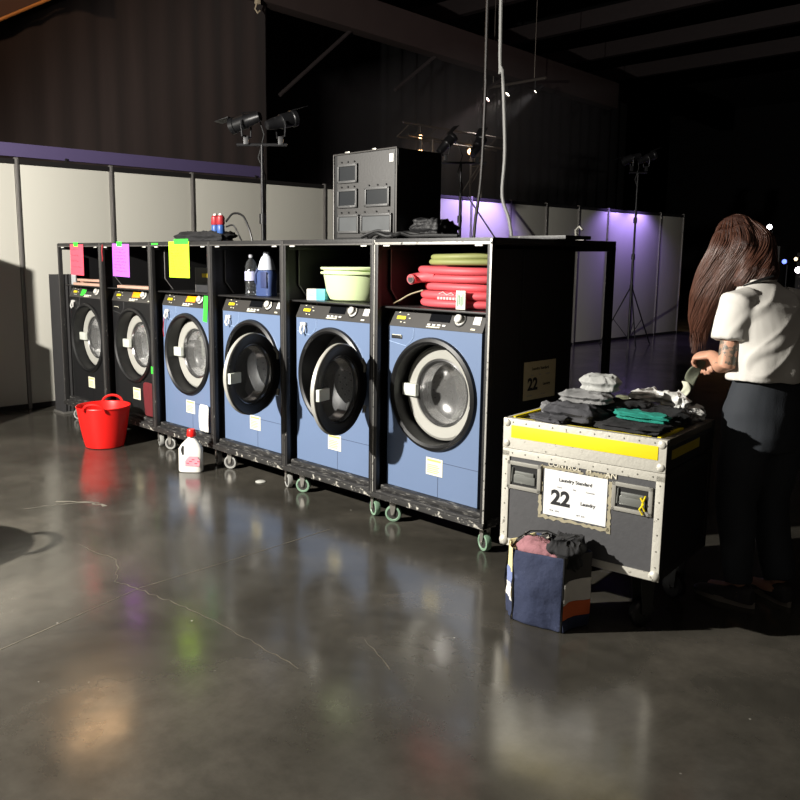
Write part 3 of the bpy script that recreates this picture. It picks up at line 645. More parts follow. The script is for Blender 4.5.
tote_wall(1, 2, navy, 'navy_patch', -.012, (.335, .335), .004, .16, sideR, .003)
tote_wall(4, 0, navy, 'navy_patch', .002, (.33, .325), .004, .26, sideL, .003)
tote_wall(4, 0, M('print_white', (208, 204, 196)), 'white_patch', .002, (.33, .325), .26, .46, sideL, .003)
tote_wall(4, 0, M('print_blue', (112, 124, 164), .85), 'blue_patch', .002, (.33, .325), .46, .66, sideL, .003)
for (i, h_) in ((0, .325), (1, .335)):
    b = B(); b.tube([(rel[i][0]*(1+.05*f_), rel[i][1]*(1+.05*f_), .004+h_*f_) for f_ in [q/10 for q in range(11)]], .0055, 8); b.obj('piping', rubber, tote)
b = B(); b.loft([[Vector((x*.97, y*.97, z)) for x, y in rel] for z in (.003, .02)]); b.obj('base', navy, tote)
def strap(pts, name='handle', m=None, r=.009):
    b = B(); b.tube(pts, r, 8, flat=.35); return b.obj(name, m or M('webbing_black', (26, 26, 28), .8), tote)
strap([(-.155, -.03, .05), (-.172, -.035, .15), (-.168, -.02, .27), (-.13, .0, .34), (-.09, .03, .375), (-.02, .06, .385), (.03, .075, .37)])
strap([(.02, .08, .34), (.07, .06, .385), (.12, .02, .37), (.145, -.03, .31), (.15, .02, .25)])
g_ = cloth_lump('mauve_garment', cm('mauve_cloth', (150, 104, 110)), (.655, -.425, .26), (.20, .12, .095), .1, 21, .4, None, 1.5, 'mauve folded garment stuffed in the navy tote bag', 'clothes', 'contents of the tote bag')
cloth_lump('black_garment', cm('black_cloth', (30, 30, 32)), (.765, -.395, .27), (.13, .15, .125), .3, 22, .5, None, 2, 'black shiny garment at the right side inside the tote bag', 'clothes', 'contents of the tote bag')
cloth_lump('plaid_scarf', cm('plaid_cloth', (44, 42, 42), wear=(176, 172, 160), wear_t=.55, wear_s=34), (.595, -.375, .285), (.14, .09, .075), .5, 23, .5, None, 2, 'black and white plaid cloth at the left rear of the tote bag', 'clothes', 'contents of the tote bag')
cloth_lump('dark_filling', cm('black_cloth2', (24, 25, 27)), (.672, -.415, .02), (.20, .13, .24), .12, 24, .1, None, 0, 'dark bundle filling the tote bag below the mauve garment', 'clothes', 'contents of the tote bag')

# ------------------------------------------------------------------ bucket, bottles
redm = M('red_tub_plastic', (222, 30, 26), .38, var=.05, spec=.4)
def tub(loc, rz, m, label, s=1.):
    t = thing('flexible_tub', label, 'bucket', loc, rz)
    b = B(); H_ = .335*s; r0, r1 = .155*s, .225*s
    prof = [(.0005, .004), (r0*.8, .0), (r0, .006)]+[(r0+(r1-r0)*(k/8)**.85, .006+(H_-.006)*k/8) for k in range(1, 9)]+[(r1+.006, H_+.004), (r1+.004, H_+.010), (r1-.004, H_+.006)]+[(r0-.006+(r1-r0)*(k/8)**.85, .006+(H_-.006)*k/8) for k in range(8, 0, -1)]+[(r0-.01, .014), (.0005, .014)]
    rings = []
    for r, z in prof: rings.append([Vector((r*math.cos(2*PI*k/56), r*math.sin(2*PI*k/56)*(1-.05*z/H_), z+(.022*s*abs(math.cos(2*PI*k/56))**6 if z > H_*.9 else 0)*0)) for k in range(56)])
    b.loft(rings, False); b.obj('tub', m, t)
    for s_ in (-1, 1):
        pts = []
        for k in range(13):
            a = PI*k/12; pts.append((s_*(r1-.002+.020*math.sin(a)), .085*s*math.cos(a), H_-.006+.060*s*math.sin(a)))
        B().tube(pts, .011*s, 8).obj('handle', m, t)
    return t
tub((-3.82, -.26, 0), 2.35, redm, 'red flexible plastic bucket with two loop handles on the floor')
tub((-2.08, -2.53, 0), 1.1, M('black_tub_plastic', (28, 28, 30), .5), 'added black bucket outside the left edge, placed to cast a shadow into view', 1.65)  # unseen tub, stands in for whatever casts the round floor shadow
def jug_body(wd, dp, h, shoulder, neck_r, loop=True):
    """moulded bottle: rounded-rectangle sections narrowing to a neck"""
    b = B(); rings = []
    for f_, sc in [(0, .86), (.015, .96), (.05, 1), (.3, .99), (shoulder-.12, 1), (shoulder, .92), (shoulder+.08, .72), (shoulder+.14, .48), (shoulder+.17, .34), (1, .32)]:
        z = h*f_; r = []
        for k in range(32):
            a = 2*PI*k/32; e = .55 if f_ < shoulder else .8
            x = math.copysign(abs(math.cos(a))**e, math.cos(a))*wd/2*sc; y = math.copysign(abs(math.sin(a))**e, math.sin(a))*dp/2*sc
            k2 = max(0, (f_-shoulder+.12)/(1-shoulder)); x = x*(1-min(1, k2*.4))+ (neck_r*math.cos(a))*(min(1, k2*.4)); x += wd*.05*min(1, max(0, (f_-.5)*2))
            r.append(Vector((x, y, z)))
        rings.append(r)
    b.loft(rings); return b
# white bottle on the floor
t = thing('detergent_bottle', 'white detergent bottle with red cap and pink label on the floor', 'bottle', (-2.60, -.185, 0), math.radians(42))
wb = M('bottle_white', (226, 224, 216), .4, var=.03)
jug_body(.175, .085, .275, .76, .02).obj('bottle', wb, t)
B().lathe([(.0005, .0), (.033, 0), (.034, .004), (.030, .045), (.026, .052), (.0005, .052)], 24, T(.009, 0, .268)).obj('cap', redm, t)
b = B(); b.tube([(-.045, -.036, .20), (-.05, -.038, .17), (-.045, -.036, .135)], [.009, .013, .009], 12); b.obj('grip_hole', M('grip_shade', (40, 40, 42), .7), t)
lp = M('label_pink', (226, 148, 160), .5, var=.25, scale=40)
b = B(); b.loft([[Vector((x, -.0445, z)) for x, z in ((-.03, .05), (.075, .05), (.08, .095), (.06, .125), (.0, .125), (-.03, .09))], [Vector((x, -.043, z)) for x, z in ((-.03, .05), (.075, .05), (.08, .095), (.06, .125), (.0, .125), (-.03, .09))]]); lb = b.obj('label', lp, t)
b = B(); [b.box(-.02+.02*k, -.0455, .07+.014*(k % 3), .0+.02*k, -.0444, .076+.014*(k % 3)) for k in range(5)]; b.obj('label_print', M('label_mark', (176, 60, 84), .6), lb)
SH = 1.2945
# shelf of rack 4: water bottle, blue detergent, grey tray
t = thing('water_bottle', 'clear plastic water bottle with a pale label on the shelf', 'bottle', (-2.375, .22, SH))
pet = glass_mat('clear_plastic', (226, 232, 240), .10, .12)
prof = [(.0005, .002), (.038, .002), (.044, .01)]+[(.044-.004*(k % 2), .02+.011*k) for k in range(8)]+[(.045, .12), (.045, .17)]+[(.044-.004*(k % 2), .18+.011*k) for k in range(4)]+[(.034, .235), (.018, .258), (.014, .262), (.014, .275)]
B().lathe(prof, 28, caps=False).obj('bottle', pet, t)
B().lathe([(.0462, .105), (.0466, .11), (.0466, .165), (.0462, .17)], 28).obj('label', M('water_label', (190, 192, 226), .5, var=.2, scale=60), t)
B().lathe([(.0005, .29), (.015, .29), (.017, .286), (.017, .268), (.0005, .268)], 20).obj('cap', M('cap_grey', (150, 152, 158), .5), t)
t = thing('detergent_bottle', 'blue detergent bottle with a frosted white top on the shelf', 'bottle', (-2.165, .20, SH), .1)
bb_ = M('bottle_blue', (62, 78, 122), .35, var=.06); jug_body(.155, .10, .225, .80, .03).obj('bottle', bb_, t)
B().lathe([(.062, .185), (.058, .21), (.047, .25), (.034, .275), (.022, .285), (.02, .31), (.0005, .312)], 28, T(.004, 0, 0)).obj('top', M('frosted_cap', (206, 212, 224), .4), t)
b = B(); b.tube([(-.05, -.03, .19), (-.06, -.05, .15), (-.055, -.05, .1), (-.045, -.03, .07)], .010, 10); b.obj('handle', M('bottle_blue_dark', (46, 58, 98), .4), t)
b = B(); b.box(.0, -.056, .06, .06, -.05, .17, .003); b.obj('label', M('label_navy', (46, 56, 96), .5, var=.4, scale=50), t)
b = B(); b.box(0, 0, 0, .12, .3, .27, .02); o = b.obj('grey_crate', M('grey_crate', (70, 70, 72), .5), None, (-2.06+.10, .2, SH)); tag(o, 'dark grey rounded box at the right end of the shelf beside the blue detergent', 'box')
# shelf of rack 5: wipes pack, green tubs
t = thing('wipes_pack', 'small white and light blue carton beside the green tubs', 'carton', (-1.62, .12, SH), .2)
B().box(0, 0, 0, .15, .075, .072, .003).obj('carton', white, t); B().box(.078, -.001, .001, .151, .0755, .0722, .003).obj('blue_end', M('carton_blue', (84, 178, 206), .5, var=.2), t); B().box(.01, -.0016, .02, .065, 0, .05).obj('print', M('carton_print', (150, 196, 214), .5, var=.3, scale=50), t)
gt = M('tub_green', (206, 222, 172), .45, var=.03)
def basin(z, lab, s=1.):
    prof = [(.0005, .0), (.14, .0), (.165, .012), (.19, .06), (.21, .16), (.213, .17), (.232, .172), (.234, .182), (.228, .187), (.212, .184), (.205, .165), (.186, .065), (.16, .018), (.0005, .012)]
    b = B(); rings = [[Vector((r*s*1.05*math.cos(2*PI*k/56), r*s*.78*math.sin(2*PI*k/56), zz)) for k in range(56)] for r, zz in prof]; b.loft(rings, False)
    for q in (-1, 1): b.tube([(q*.235*s, -.05, .172), (q*.262*s, -.03, .172), (q*.262*s, .03, .172), (q*.235*s, .05, .172)], .006, 8)
    o = b.obj('washing_up_bowl', gt, None, (-1.32, .26, z)); tag(o, lab, 'tub', 'pale green tubs on the shelf')
basin(SH, 'pale green plastic tub, the lower one holding the other'); basin(SH+.028, 'pale green plastic tub nested on top, its rim uppermost')
# shelf of rack 6: coiled hoses, one hose end, wire
def coil(m, cx, cy, z0, n_, rx, ry, r, name, lab, seed, drop=0, rnd=.01, lay=1):
    t = thing(name, lab, 'hose', (cx, cy, 0)); random.seed(seed)
    for i in range(n_):
        pts = []; zz = z0+r+i*r*1.62; a0 = random.uniform(0, 6); ex = random.uniform(-.02, .02)
        for k in range(48):
            a = 2*PI*k/48
            pts.append(((rx+ex)*math.cos(a)*(1+.03*math.sin(2*a+a0)), (ry+ex)*math.sin(a)*(1+.04*math.sin(3*a+a0)), zz+rnd*math.sin(a+a0)*(.6 if i else .1)-(drop*math.cos(a))))
        B().tube(pts, r, 12, False, True, flat=.85).obj('loop', m, t)
    return t
pk = M('hose_coral', (208, 82, 90), .55, var=.08, scale=4)
ho = coil(pk, -.40, .30, SH, 3, .285, .17, .0275, 'hose_coil', 'coral pink thick hose coiled on the shelf', 3, rnd=.004)
coil(pk, -.405, .31, SH+.139, 2, .30, .17, .0265, 'hose_coil', 'coral pink hose coil on top of the other, its open end showing at left', 5, rnd=.006)
gk = M('hose_olive', (136, 140, 84), .6, var=.1); coil(gk, -.36, .30, SH+.236, 2, .25, .16, .0205, 'hose_coil', 'olive green flat hose coiled on top of the coral hoses', 8, rnd=.012)
o = [q for q in bpy.data.objects if q.name.startswith('hose_coil') and 'open end' in q['label']][0]
b = B(); b.tube([(-.10, -.160, SH+.172), (-.17, -.150, SH+.172), (-.225, -.155, SH+.168), (-.255, -.180, SH+.162), (-.250, -.215, SH+.157)], .029, 16); b.obj('hose_end', pk, o)
b = B(); b.cyl((-.250, -.213, SH+.157), (-.2495, -.2165, SH+.157), .019, 16); b.obj('bore', dark, o); B().tube([(-.250+.021*math.cos(a), -.2165, SH+.157+.021*math.sin(a)) for a in [2*PI*k/20 for k in range(20)]], .0035, 6, False, True).obj('bore_ring', M('ring_grey', (130, 110, 110), .4), o)
b = B(); b.box(.085, -.206, SH+.004, .150, -.199, SH+.105, .001, T(0, 0, 0)); tg = b.obj('tag', M('tag_paper', (222, 220, 208), .6), ho)
b = B(); [b.box(.094+.012*k, -.2072, SH+.02+.01*(k % 2), .102+.012*k, -.206, SH+.09-.008*(k % 3)) for k in range(4)]; b.obj('tag_print', M('tag_green', (120, 150, 124), .6), tg)
b = B(); [b.box(-.06+.022*k, -.196, SH+.052, -.044+.022*k, -.1935, SH+.066) for k in range(7)]; b.tube([(-.05, -.194, SH+.082), (-.02, -.195, SH+.094), (.01, -.195, SH+.078), (.04, -.195, SH+.09), (.06, -.195, SH+.08)], .003, 6); b.obj('hose_print', M('print_pale_pink', (240, 180, 180), .6), ho)
o = B().tube(smooth_path([(-.80, .10, SH+.012), (-.77, .13, SH+.035), (-.70, .14, SH+.07), (-.62, .16, SH+.095)]), .0045, 8).obj('wire_loop', M('wire_beige', (150, 140, 110), .5)); tag(o, 'thin pale wire sticking out left of the coral hoses', 'wire')
# rack 1 and 2: planks, white card; rack 2 dark bottle; rack 3 case with coloured lamp
wd = M('plank_wood', (186, 150, 132), .7, var=.2, stretch=(1, 8, 8))
for k, (z, y, lb) in enumerate(((0, .07, 'reddish plank lying lowest on the shelf of the leftmost rack'), (.036, .10, 'reddish plank lying on top of the lower plank, leftmost rack'))):
    o = B().box(0, 0, 0, .60, .11, .022, .002).obj('wooden_plank', wd, None, (-5.01+.02*k, y, SH+z)); tag(o, lb, 'plank', 'planks on the leftmost shelves')
    if k: B().box(.02, .02, -.0139, .08, .09, -.0002).obj('spacer', wd, o)
o = B().box(0, 0, 0, .62, .1, .022, .002).obj('wooden_plank', wd, None, (-4.18, .09, SH)); tag(o, 'reddish plank on the shelf of the rack with the purple paper', 'plank', 'planks on the leftmost shelves')
o = B().box(0, 0, 0, .085, .012, .30, .003).obj('white_card', M('card_grey', (176, 178, 180), .5), None, (-5.115, .10, SH+.0)); tag(o, 'upright white card in the left corner of the leftmost rack', 'card')
t = thing('spray_bottle', 'dark spray bottle standing behind the purple paper rack shelf', 'bottle', (-3.66, .2, SH))
jug_body(.10, .07, .21, .66, .016).obj('bottle', M('bottle_dark', (40, 40, 44), .3), t); b = B(); b.box(-.05, -.015, .205, .03, .015, .245, .006); b.tube([(-.045, 0, .21), (-.055, 0, .18), (-.04, 0, .16)], .006, 6); b.obj('trigger_head', M('bottle_dark', (40, 40, 44)), t)
t = thing('equipment_case', 'small black case with a yellow label behind the yellow-green paper', 'case', (-3.03, .16, SH))
B().box(0, 0, 0, .30, .3, .19, .01).obj('case_body', M('case_black', (52, 52, 54), .5), t); B().box(.10, -.003, .115, .225, .001, .145).obj('label', yellow, t); B().box(-.001, .0, .0, .006, .02, .19).obj('edge', M('edge_grey', (120, 118, 116)), t)
t = thing('stage_lamp', 'small lamp with a glowing blue and purple lens on the black case', 'lamp', (-2.86, .26, SH+.191))
b = B(); b.box(-.07, -.05, 0, .07, .08, .03, .006); b.cyl((0, -.06, .085), (0, .09, .085), .056, 24); b.obj('housing', black, t)
b = B(); b.lathe([(.05, 0), (.035, .012), (.0005, .016)], 24, T(0, -.06, .085) @ FRONT); b.obj('lens', M('lens_blue', (60, 60, 220), .1, emit=(70, 70, 255), es=.55), t)
b = B(); b.lathe([(.018, .017), (.009, .02), (.0005, .021)], 16, T(-.024, -.058, .09) @ FRONT); b.obj('lens_glint', M('lens_violet', (170, 70, 60), .1, emit=(200, 80, 70), es=.6), t)

# neon papers and green tapes
gtape = M('green_tape', (60, 225, 60), .6, var=.05)
def squiggles(b, x0, x1, z, n_, amp, y=-.0018):
    pts = []; x = x0
    while x < x1:
        pts.append((x, y, z+random.uniform(-amp, amp))); x += random.uniform(.004, .008)
        if random.random() < .14 and len(pts) > 2: b.tube(pts, .0009, 4); pts = []; x += .008
    if len(pts) > 2: b.tube(pts, .0009, 4)
def neon(x, z_top, rgb, nm, lab, w_=.215, h_=.28, tape_w=.10, til=0., lines=9, inkc=(60, 60, 70)):
    t = thing('paper_note', lab, 'paper', (x, -.0055, z_top), 0, 'handwritten neon papers taped to the racks'); t.rotation_euler = (0, til, 0)
    B().box(0, -.001, -h_, w_, 0, 0).obj('sheet', M(nm, rgb, .75, var=.04), t)
    b = B(); [squiggles(b, w_*.1, w_*random.uniform(.65, .92), -h_*(.17+.75*k/lines), 0, .0065) for k in range(lines)]; b.obj('handwriting', M('ink_'+nm, inkc, .8), t)
    B().box(w_*.28, -.0022, -.02, w_*.28+tape_w, -.0011, .018).obj('tape', gtape, t)
neon(-4.87, 1.668, (255, 84, 104), 'neon_pink', 'neon pink handwritten sheet taped on the leftmost rack', .265, .275, .09, .02, 4, (130, 40, 60))
neon(-4.05, 1.668, (196, 100, 240), 'neon_purple', 'neon purple handwritten sheet taped on the second rack', .29, .27, .09, .02, 8, (90, 40, 130))
neon(-3.13, 1.678, (196, 246, 40), 'neon_yellow', 'neon yellow-green handwritten sheet taped on the third rack', .29, .27, .2, .0, 10, (70, 100, 40))
o = B().box(0, -.002, 0, .10, 0, .012).obj('tape_piece', gtape, None, (-3.40, -.001, 1.656)); tag(o, 'small green tape piece on the top rail left of the yellow-green paper', 'tape')
o = B().box(0, -.0015, 0, .055, .0005, .21).obj('tape_strip', gtape, None, (-2.80, .0745, 1.085)); o.rotation_euler = (0, .12, 0); tag(o, 'long green tape strip hanging on the blue machine with amber display', 'tape')
o = B().box(0, -.0015, 0, .12, .0005, .06).obj('tape_piece', gtape, None, (-4.90, .083, 1.20)); o.rotation_euler = (-.4, .06, 0); tag(o, 'green tape on the control panel of the far left black machine', 'tape')
o = B().box(0, -.0015, 0, .03, .0, .06).obj('tape_piece', gtape, None, (-3.472, -.0005, .62)); tag(o, 'little green tape low on the post between second and third rack', 'tape')
o = B().tube([(-4.23, -.006, 1.66), (-4.235, -.012, 1.60), (-4.225, -.012, 1.55), (-4.23, -.012, 1.52)], .006, 6).obj('loose_cord', M('cord_red', (150, 30, 40), .7)); tag(o, 'thin red cord hanging beside the purple paper', 'loose_cord')  # a plain thin red cord
o = sheet('red_cloth', cm('dark_red_cloth', (96, 22, 28)), [[Vector((-3.70+.045*k, .045+.008*math.sin(k*2.1+z*9), z)) for k in range(5)] for z in (.23, .33, .43, .53)], .004); tag(o, 'dark red cloth hanging at the lower right of the second machine', 'cloth')
o = sheet('white_rag', cm('white_cloth', (214, 214, 210)), [[Vector((-2.83+.026*k, .04+.012*math.sin(k*2.6+z*14), z)) for k in range(6)] for z in (.235, .30, .38, .455)], .008); tag(o, 'white rag hanging low on the blue machine behind the white bottle', 'cloth')
b = B(); b.lathe([(.0005, .0), (.035, .0), (.037, .004), (.03, .008), (.0005, .008)], 20); o = b.obj('bottle_lid', M('lid_pale', (190, 190, 184), .5), None, (-2.02, .02, 0)); tag(o, 'small pale lid on the floor right of the white bottle', 'lid')
# cable hanging between machines 3 and its rack
o = B().tube([(-3.335, .06, 1.13), (-3.345, .055, 1.05), (-3.36, .055, .98), (-3.355, .058, .93)], .004, 6).obj('key_cord', M('cord_red', (150, 30, 40), .7)); tag(o, 'thin red cord hanging from the latch of the third machine', 'cord')

# ------------------------------------------------------------------ things on the rack tops
cloth_lump('black_cloth_bundle', cm('black_cloth', (30, 30, 32)), (-3.28, .42, RT+.001), (.74, .26, .085), .0, 31, .5, None, 2, 'long low black cloth bundle on the rack tops behind the yellow-green paper', 'cloth')
def plug(x, lab):
    t = thing('power_plug', lab, 'plug', (x, .36, RT+.065), 0, 'red and blue plugs on the rack top')
    B().lathe([(.0005, 0), (.026, 0), (.030, .01), (.030, .06), (.026, .07), (.0005, .072)], 18).obj('blue_base', M('plug_blue', (50, 86, 150), .4), t)
    B().lathe([(.0005, .07), (.028, .07), (.033, .078), (.03, .13), (.02, .142), (.0005, .142)], 18).obj('red_head', M('plug_red', (160, 46, 52), .4), t)
    B().lathe([(.0005, .142), (.016, .142), (.012, .156), (.0005, .156)], 14).obj('tip', white, t)
plug(-3.04, 'left one of two red and blue plugs on the black bundle'); plug(-2.965, 'right one of two red and blue plugs on the black bundle')
o = B().tube(smooth_path([(-2.95, .4, RT+.16), (-2.88, .42, RT+.22), (-2.78, .44, RT+.20), (-2.70, .44, RT+.10), (-2.66, .44, RT+.01)]), .008, 8).obj('cable', rubber); tag(o, 'black cable arching right from the red and blue plugs', 'cable')
o = B().tube(smooth_path([(-2.95, .4, RT+.12), (-2.88, .42, RT+.13), (-2.84, .44, RT+.06), (-2.80, .44, RT+.01)]), .006, 8).obj('cable', rubber); tag(o, 'thinner black cable below the arching one beside the plugs', 'cable')
# drawer box
t = thing('equipment_rack_box', 'black box with five recessed slot handles standing on the rack tops', 'box', (-1.285, .06, RT+.001), .02)
gf = M('box_face_grey', (47, 46, 45), .6, var=.12, scale=10, bump=.1)
b = B(); b.box(0, .004, 0, .535, .38, .505, .006); b.obj('box_body', M('box_black', (17, 17, 18), .5), t)
b = B(); b.box(.034, 0, .01, .515, .006, .495, .001); b.obj('front_panel', gf, t)
b = B(); b.tube([(.004, 0, .0), (.004, 0, .5), (.532, 0, .505)], .0055, 8); b.tube([(.528, 0, .505), (.531, 0, 0)], .0035, 8); b.obj('edge_profile', M('profile_grey', (96, 94, 92), .4, .5), t)
for (x0, z0, w_, st) in ((.045, .33, .17, 1), (.045, .185, .17, 0), (.28, .185, .20, 0), (.045, .035, .185, 2), (.245, .035, .255, 2)):
    b = B(); b.box(x0, -.014, z0, x0+w_, .001, z0+.014, .003).box(x0, -.014, z0+.096, x0+w_, .001, z0+.11, .003).box(x0, -.014, z0, x0+.014, .001, z0+.11, .003).box(x0+w_-.014, -.014, z0, x0+w_, .001, z0+.11, .003)
    fr = b.obj('slot_frame', M('slot_frame', (74, 74, 74), .4, .3, wear=(150, 150, 148), wear_t=.64), t)
    B().box(x0+.013, -.007, z0+.013, x0+w_-.013, .0, z0+.097).obj('slot_plate', M('slot_dark', (26, 29, 32), .3) if st < 2 else M('slot_light', (62, 65, 67), .45, var=.3), fr)
    b = B(); [b.cyl((x0+q, -.008, z0+.123), (x0+q, .001, z0+.123), .005, 8) for q in (.03, w_/2, w_-.03)]; b.obj('studs', rubber, fr)
b = B(); b.box(.475, -.004, .43, .505, .0, .475, .001).obj('white_tape', white, t)
b = B(); b.box(.10, .0, .505, .14, .03, .514, .003).box(.33, 0, .505, .36, .03, .516, .003); b.obj('top_catch', alu, t)
# cables and bundles right of the box
for k, (pts, lb) in enumerate((
    ([(-.93, .03, RT+.012), (-.86, .02, RT+.03), (-.78, .03, RT+.012), (-.70, .05, RT+.03), (-.60, .04, RT+.012), (-.48, .05, RT+.015), (-.3, .08, RT+.012)], 'black cable lying wavy along the front edge of the rack top'),
    ([(-1.0, .03, RT+.012), (-.90, .06, RT+.045), (-.80, .06, RT+.03), (-.72, .03, RT+.02), (-.66, .07, RT+.034), (-.52, .10, RT+.012)], 'black cable looping right in front of the drawer box'))):
    o = B().tube(smooth_path(pts), .011, 8).obj('cable', rubber); tag(o, lb, 'cable')
cloth_lump('black_cable_bundle', M('bundle_black', (20, 20, 22), .6, bump=.4), (-.60, .22, RT+.001), (.24, .2, .10), 0, 33, .5, None, 2, 'black lumpy bundle right of the drawer box on the rack top', 'bundle')
o = B().box(0, 0, 0, .38, .25, .02, .003).obj('flat_black_board', worn, None, (-.30, .52, RT+.001)); tag(o, 'flat black board lying on the top of the last rack', 'board')
t = thing('clamp', 'small silver clamp standing on the right end of the rack top', 'clamp', (-.10, .93, RT+.001))
b = B(); b.box(-.04, -.015, 0, .04, .015, .02, .004); b.tube([(-.02, 0, .02), (-.025, 0, .06), (.0, 0, .08), (.02, 0, .06)], .008, 8); b.obj('clamp_body', alu, t)

# ------------------------------------------------------------------ stage light stands
standm = M('stand_black', (40, 40, 42), .4, .3); headm = M('lamp_head_black', (30, 30, 32), .4, .2, wear=(150, 150, 150), wear_t=.66, wear_s=16)
def par_head(par, loc, yaw_, tilt, s=.85):
    """profile lamp: tapered tube with lens ring, yoke and rear cap"""
    m_ = Matrix.Translation(loc) @ Matrix.Rotation(yaw_, 4, 'Z') @ Matrix.Rotation(tilt, 4, 'Y') @ Matrix.Rotation(PI/2, 4, 'Y')
    b = B(); b.lathe([(.0005, -.2*s), (.05*s, -.19*s), (.065*s, -.12*s), (.07*s, -.02*s), (.085*s, .0), (.085*s, .14*s), (.095*s, .15*s), (.095*s, .2*s), (.08*s, .2*s), (.075*s, .12*s)], 24, m_)
    h_ = b.obj('lamp_head', headm, par)
    b = B(); b.lathe([(.0005, .122*s), (.05*s, .124*s), (.076*s, .118*s)], 20, m_); b.obj('lens', M('lens_dark', (60, 64, 80), .08), h_)
    b = B(); L_ = Vector(loc); sd = Vector((-math.sin(yaw_), math.cos(yaw_), 0))
    b.tube([L_+sd*.1*s, L_+sd*.115*s+Vector((0, 0, -.06*s)), L_+sd*.1*s+Vector((0, 0, -.17*s)), L_-sd*.1*s+Vector((0, 0, -.17*s)), L_-sd*.115*s+Vector((0, 0, -.06*s)), L_-sd*.1*s], .011*s, 8)
    b.box(-.03*s, -.03*s, -.26*s, .03*s, .03*s, -.165*s, .005, Matrix.Translation(loc)); b.obj('yoke', alu if s > .9 else standm, h_)
    b = B(); b.box(-.11*s, -.09*s, .07*s, .08*s, .09*s, .076*s, .002, Matrix.Translation(loc) @ Matrix.Rotation(yaw_, 4, 'Z') @ Matrix.Rotation(tilt, 4, 'Y') @ Matrix.Translation((.28*s, 0, .02*s))); b.obj('barn_door', headm, h_)
def light_stand(loc, h, label, heads, spread=.55, rz=0, bar=.33):
    t = thing('lighting_stand', label, 'light stand', loc, rz)
    b = B(); b.cyl((0, 0, .12), (0, 0, h*.5), .024, 12).cyl((0, 0, h*.45), (0, 0, h), .017, 12); b.obj('pole', standm, t)
    for z in (h*.34, h*.52, h*.73):
        b = B(); b.cyl((0, 0, z-.05), (0, 0, z+.05), .034, 12); b.cyl((0, .02, z), (0, .075, z), .012, 8); b.obj('collar', standm, t)
    for k in range(3):
        a = 2*PI*k/3+.5; c_, s_ = math.cos(a), math.sin(a)
        b = B(); b.tube([(c_*.02, s_*.02, h*.34), (c_*spread*.95, s_*spread*.95, .03), (c_*spread, s_*spread, .012)], .012, 8); lg = b.obj('leg', standm, t)
        B().cyl((c_*.02, s_*.02, .14), (c_*spread*.55, s_*spread*.55, h*.34*.45), .007, 6).obj('brace', standm, lg)
    b = B(); b.cyl((-bar, 0, h), (bar, 0, h), .016, 10); b.obj('cross_bar', standm, t)
    for (dx, dy, dz, yw, tl) in heads: par_head(t, (dx, dy, h+dz), yw, tl)
    b = B(); b.tube([(-bar*.8, 0, h+.3), (-bar*.2, .03, h+.32), (.02, .03, h+.1), (-.04, .03, h-.12), (.03, .03, h-.3), (.02, .03, h*.5)], .007, 6); b.obj('cable', rubber, t)
    return t
light_stand((-4.30, 1.75, 0), 2.66, 'tripod light stand with two black lamps behind the left racks', [(-.15, -.02, .22, PI-.35, .25), (.19, .0, .22, .6, -.3)], .55, PI/4, .25)
light_stand((-5.26, 10.75, 0), 3.1, 'far tripod light stand in front of the lilac partition, right of centre', [(-.12, 0, .25, PI, .35), (.14, 0, .25, .3, -.4)], .55, PI/4, .16)
light_stand((-5.35, 6.0, 0), 2.9, 'light stand with two black lamps behind the racks, left of the hanging cables', [(-.22, 0, .25, .5, -.75), (.22, 0, .22, .9, -.8)], .55, PI/4, .36)
# hanging cables
o = B().tube(smooth_path([(-1.71, 2, 9), (-1.705, 2, 3.54), (-1.70, 2, 2.9), (-1.72, 2, 2.2), (-1.79, 2.02, 1.78), (-1.84, 2.05, 1.0), (-1.86, 2.1, .015), (-1.7, 2.4, .015)]), .013, 8).obj('hanging_cable', M('cable_dark_grey', (34, 30, 28), .5)); tag(o, 'dark cable hanging from the roof, left of the white one', 'cable', 'cables hanging from the roof')
o = B().tube(smooth_path([(-1.62, 2, 9), (-1.574, 2, 3.54), (-1.535, 2, 3.0), (-1.49, 2, 2.4), (-1.50, 2, 2.05), (-1.42, 2.02, 1.78), (-1.35, 2.05, 1.0), (-1.3, 2.1, .015), (-1.1, 2.3, .015)]), .0135, 8).obj('hanging_cable', M('cable_grey_white', (140, 140, 138), .5)); tag(o, 'pale grey cable hanging from the roof, right of the dark one', 'cable', 'cables hanging from the roof')
o = B().cyl((-5.42, 6.25, 2.45), (-5.30, 7.05, 1.62), .012, 8).obj('safety_brace', alu); tag(o, 'slanting metal tube crossing the lilac panel by the hanging cables', 'tube')
md_ = o
# truss with warm lamps beyond the partition
trm = M('truss_metal', (120, 112, 104), .4, .6)
t = thing('lighting_truss', 'far metal lattice truss with glowing warm lamps beyond the partition', 'truss', (-9.3, 9.4, 0))
b = B()
for y in (0, 1.55):
    for q in (0, .3): b.cyl((q, y, 0), (q, y, 3.9), .022, 8)
b.obj('tower', trm, t)
for y in (0, 1.55):
    b = B()
    for k in range(9): b.cyl((0, y, .3+k*.4), (.3, y, .3+(k+1)*.4 if k % 2 else .3+k*.4), .01, 6)
    b.cyl((.0, y, 2.8), (.3, y+(.4 if y == 0 else -.4), 3.6), .014, 6); b.cyl((.0, y+(.4 if y == 0 else -.4), 2.8), (.3, y, 3.6), .014, 6)
    b.obj('lattice', trm, t)
b = B(); b.cyl((0, -.7, 3.9), (0, 2.4, 3.9), .022, 8).cyl((.3, -.7, 3.9), (.3, 2.4, 3.9), .022, 8).cyl((.15, -.7, 4.15), (.15, 2.4, 4.15), .022, 8)
for k in range(8): b.cyl((0, -.7+k*.39, 3.9), (.15, -.5+k*.39, 4.15), .009, 6)
b.obj('top_bar', trm, t)
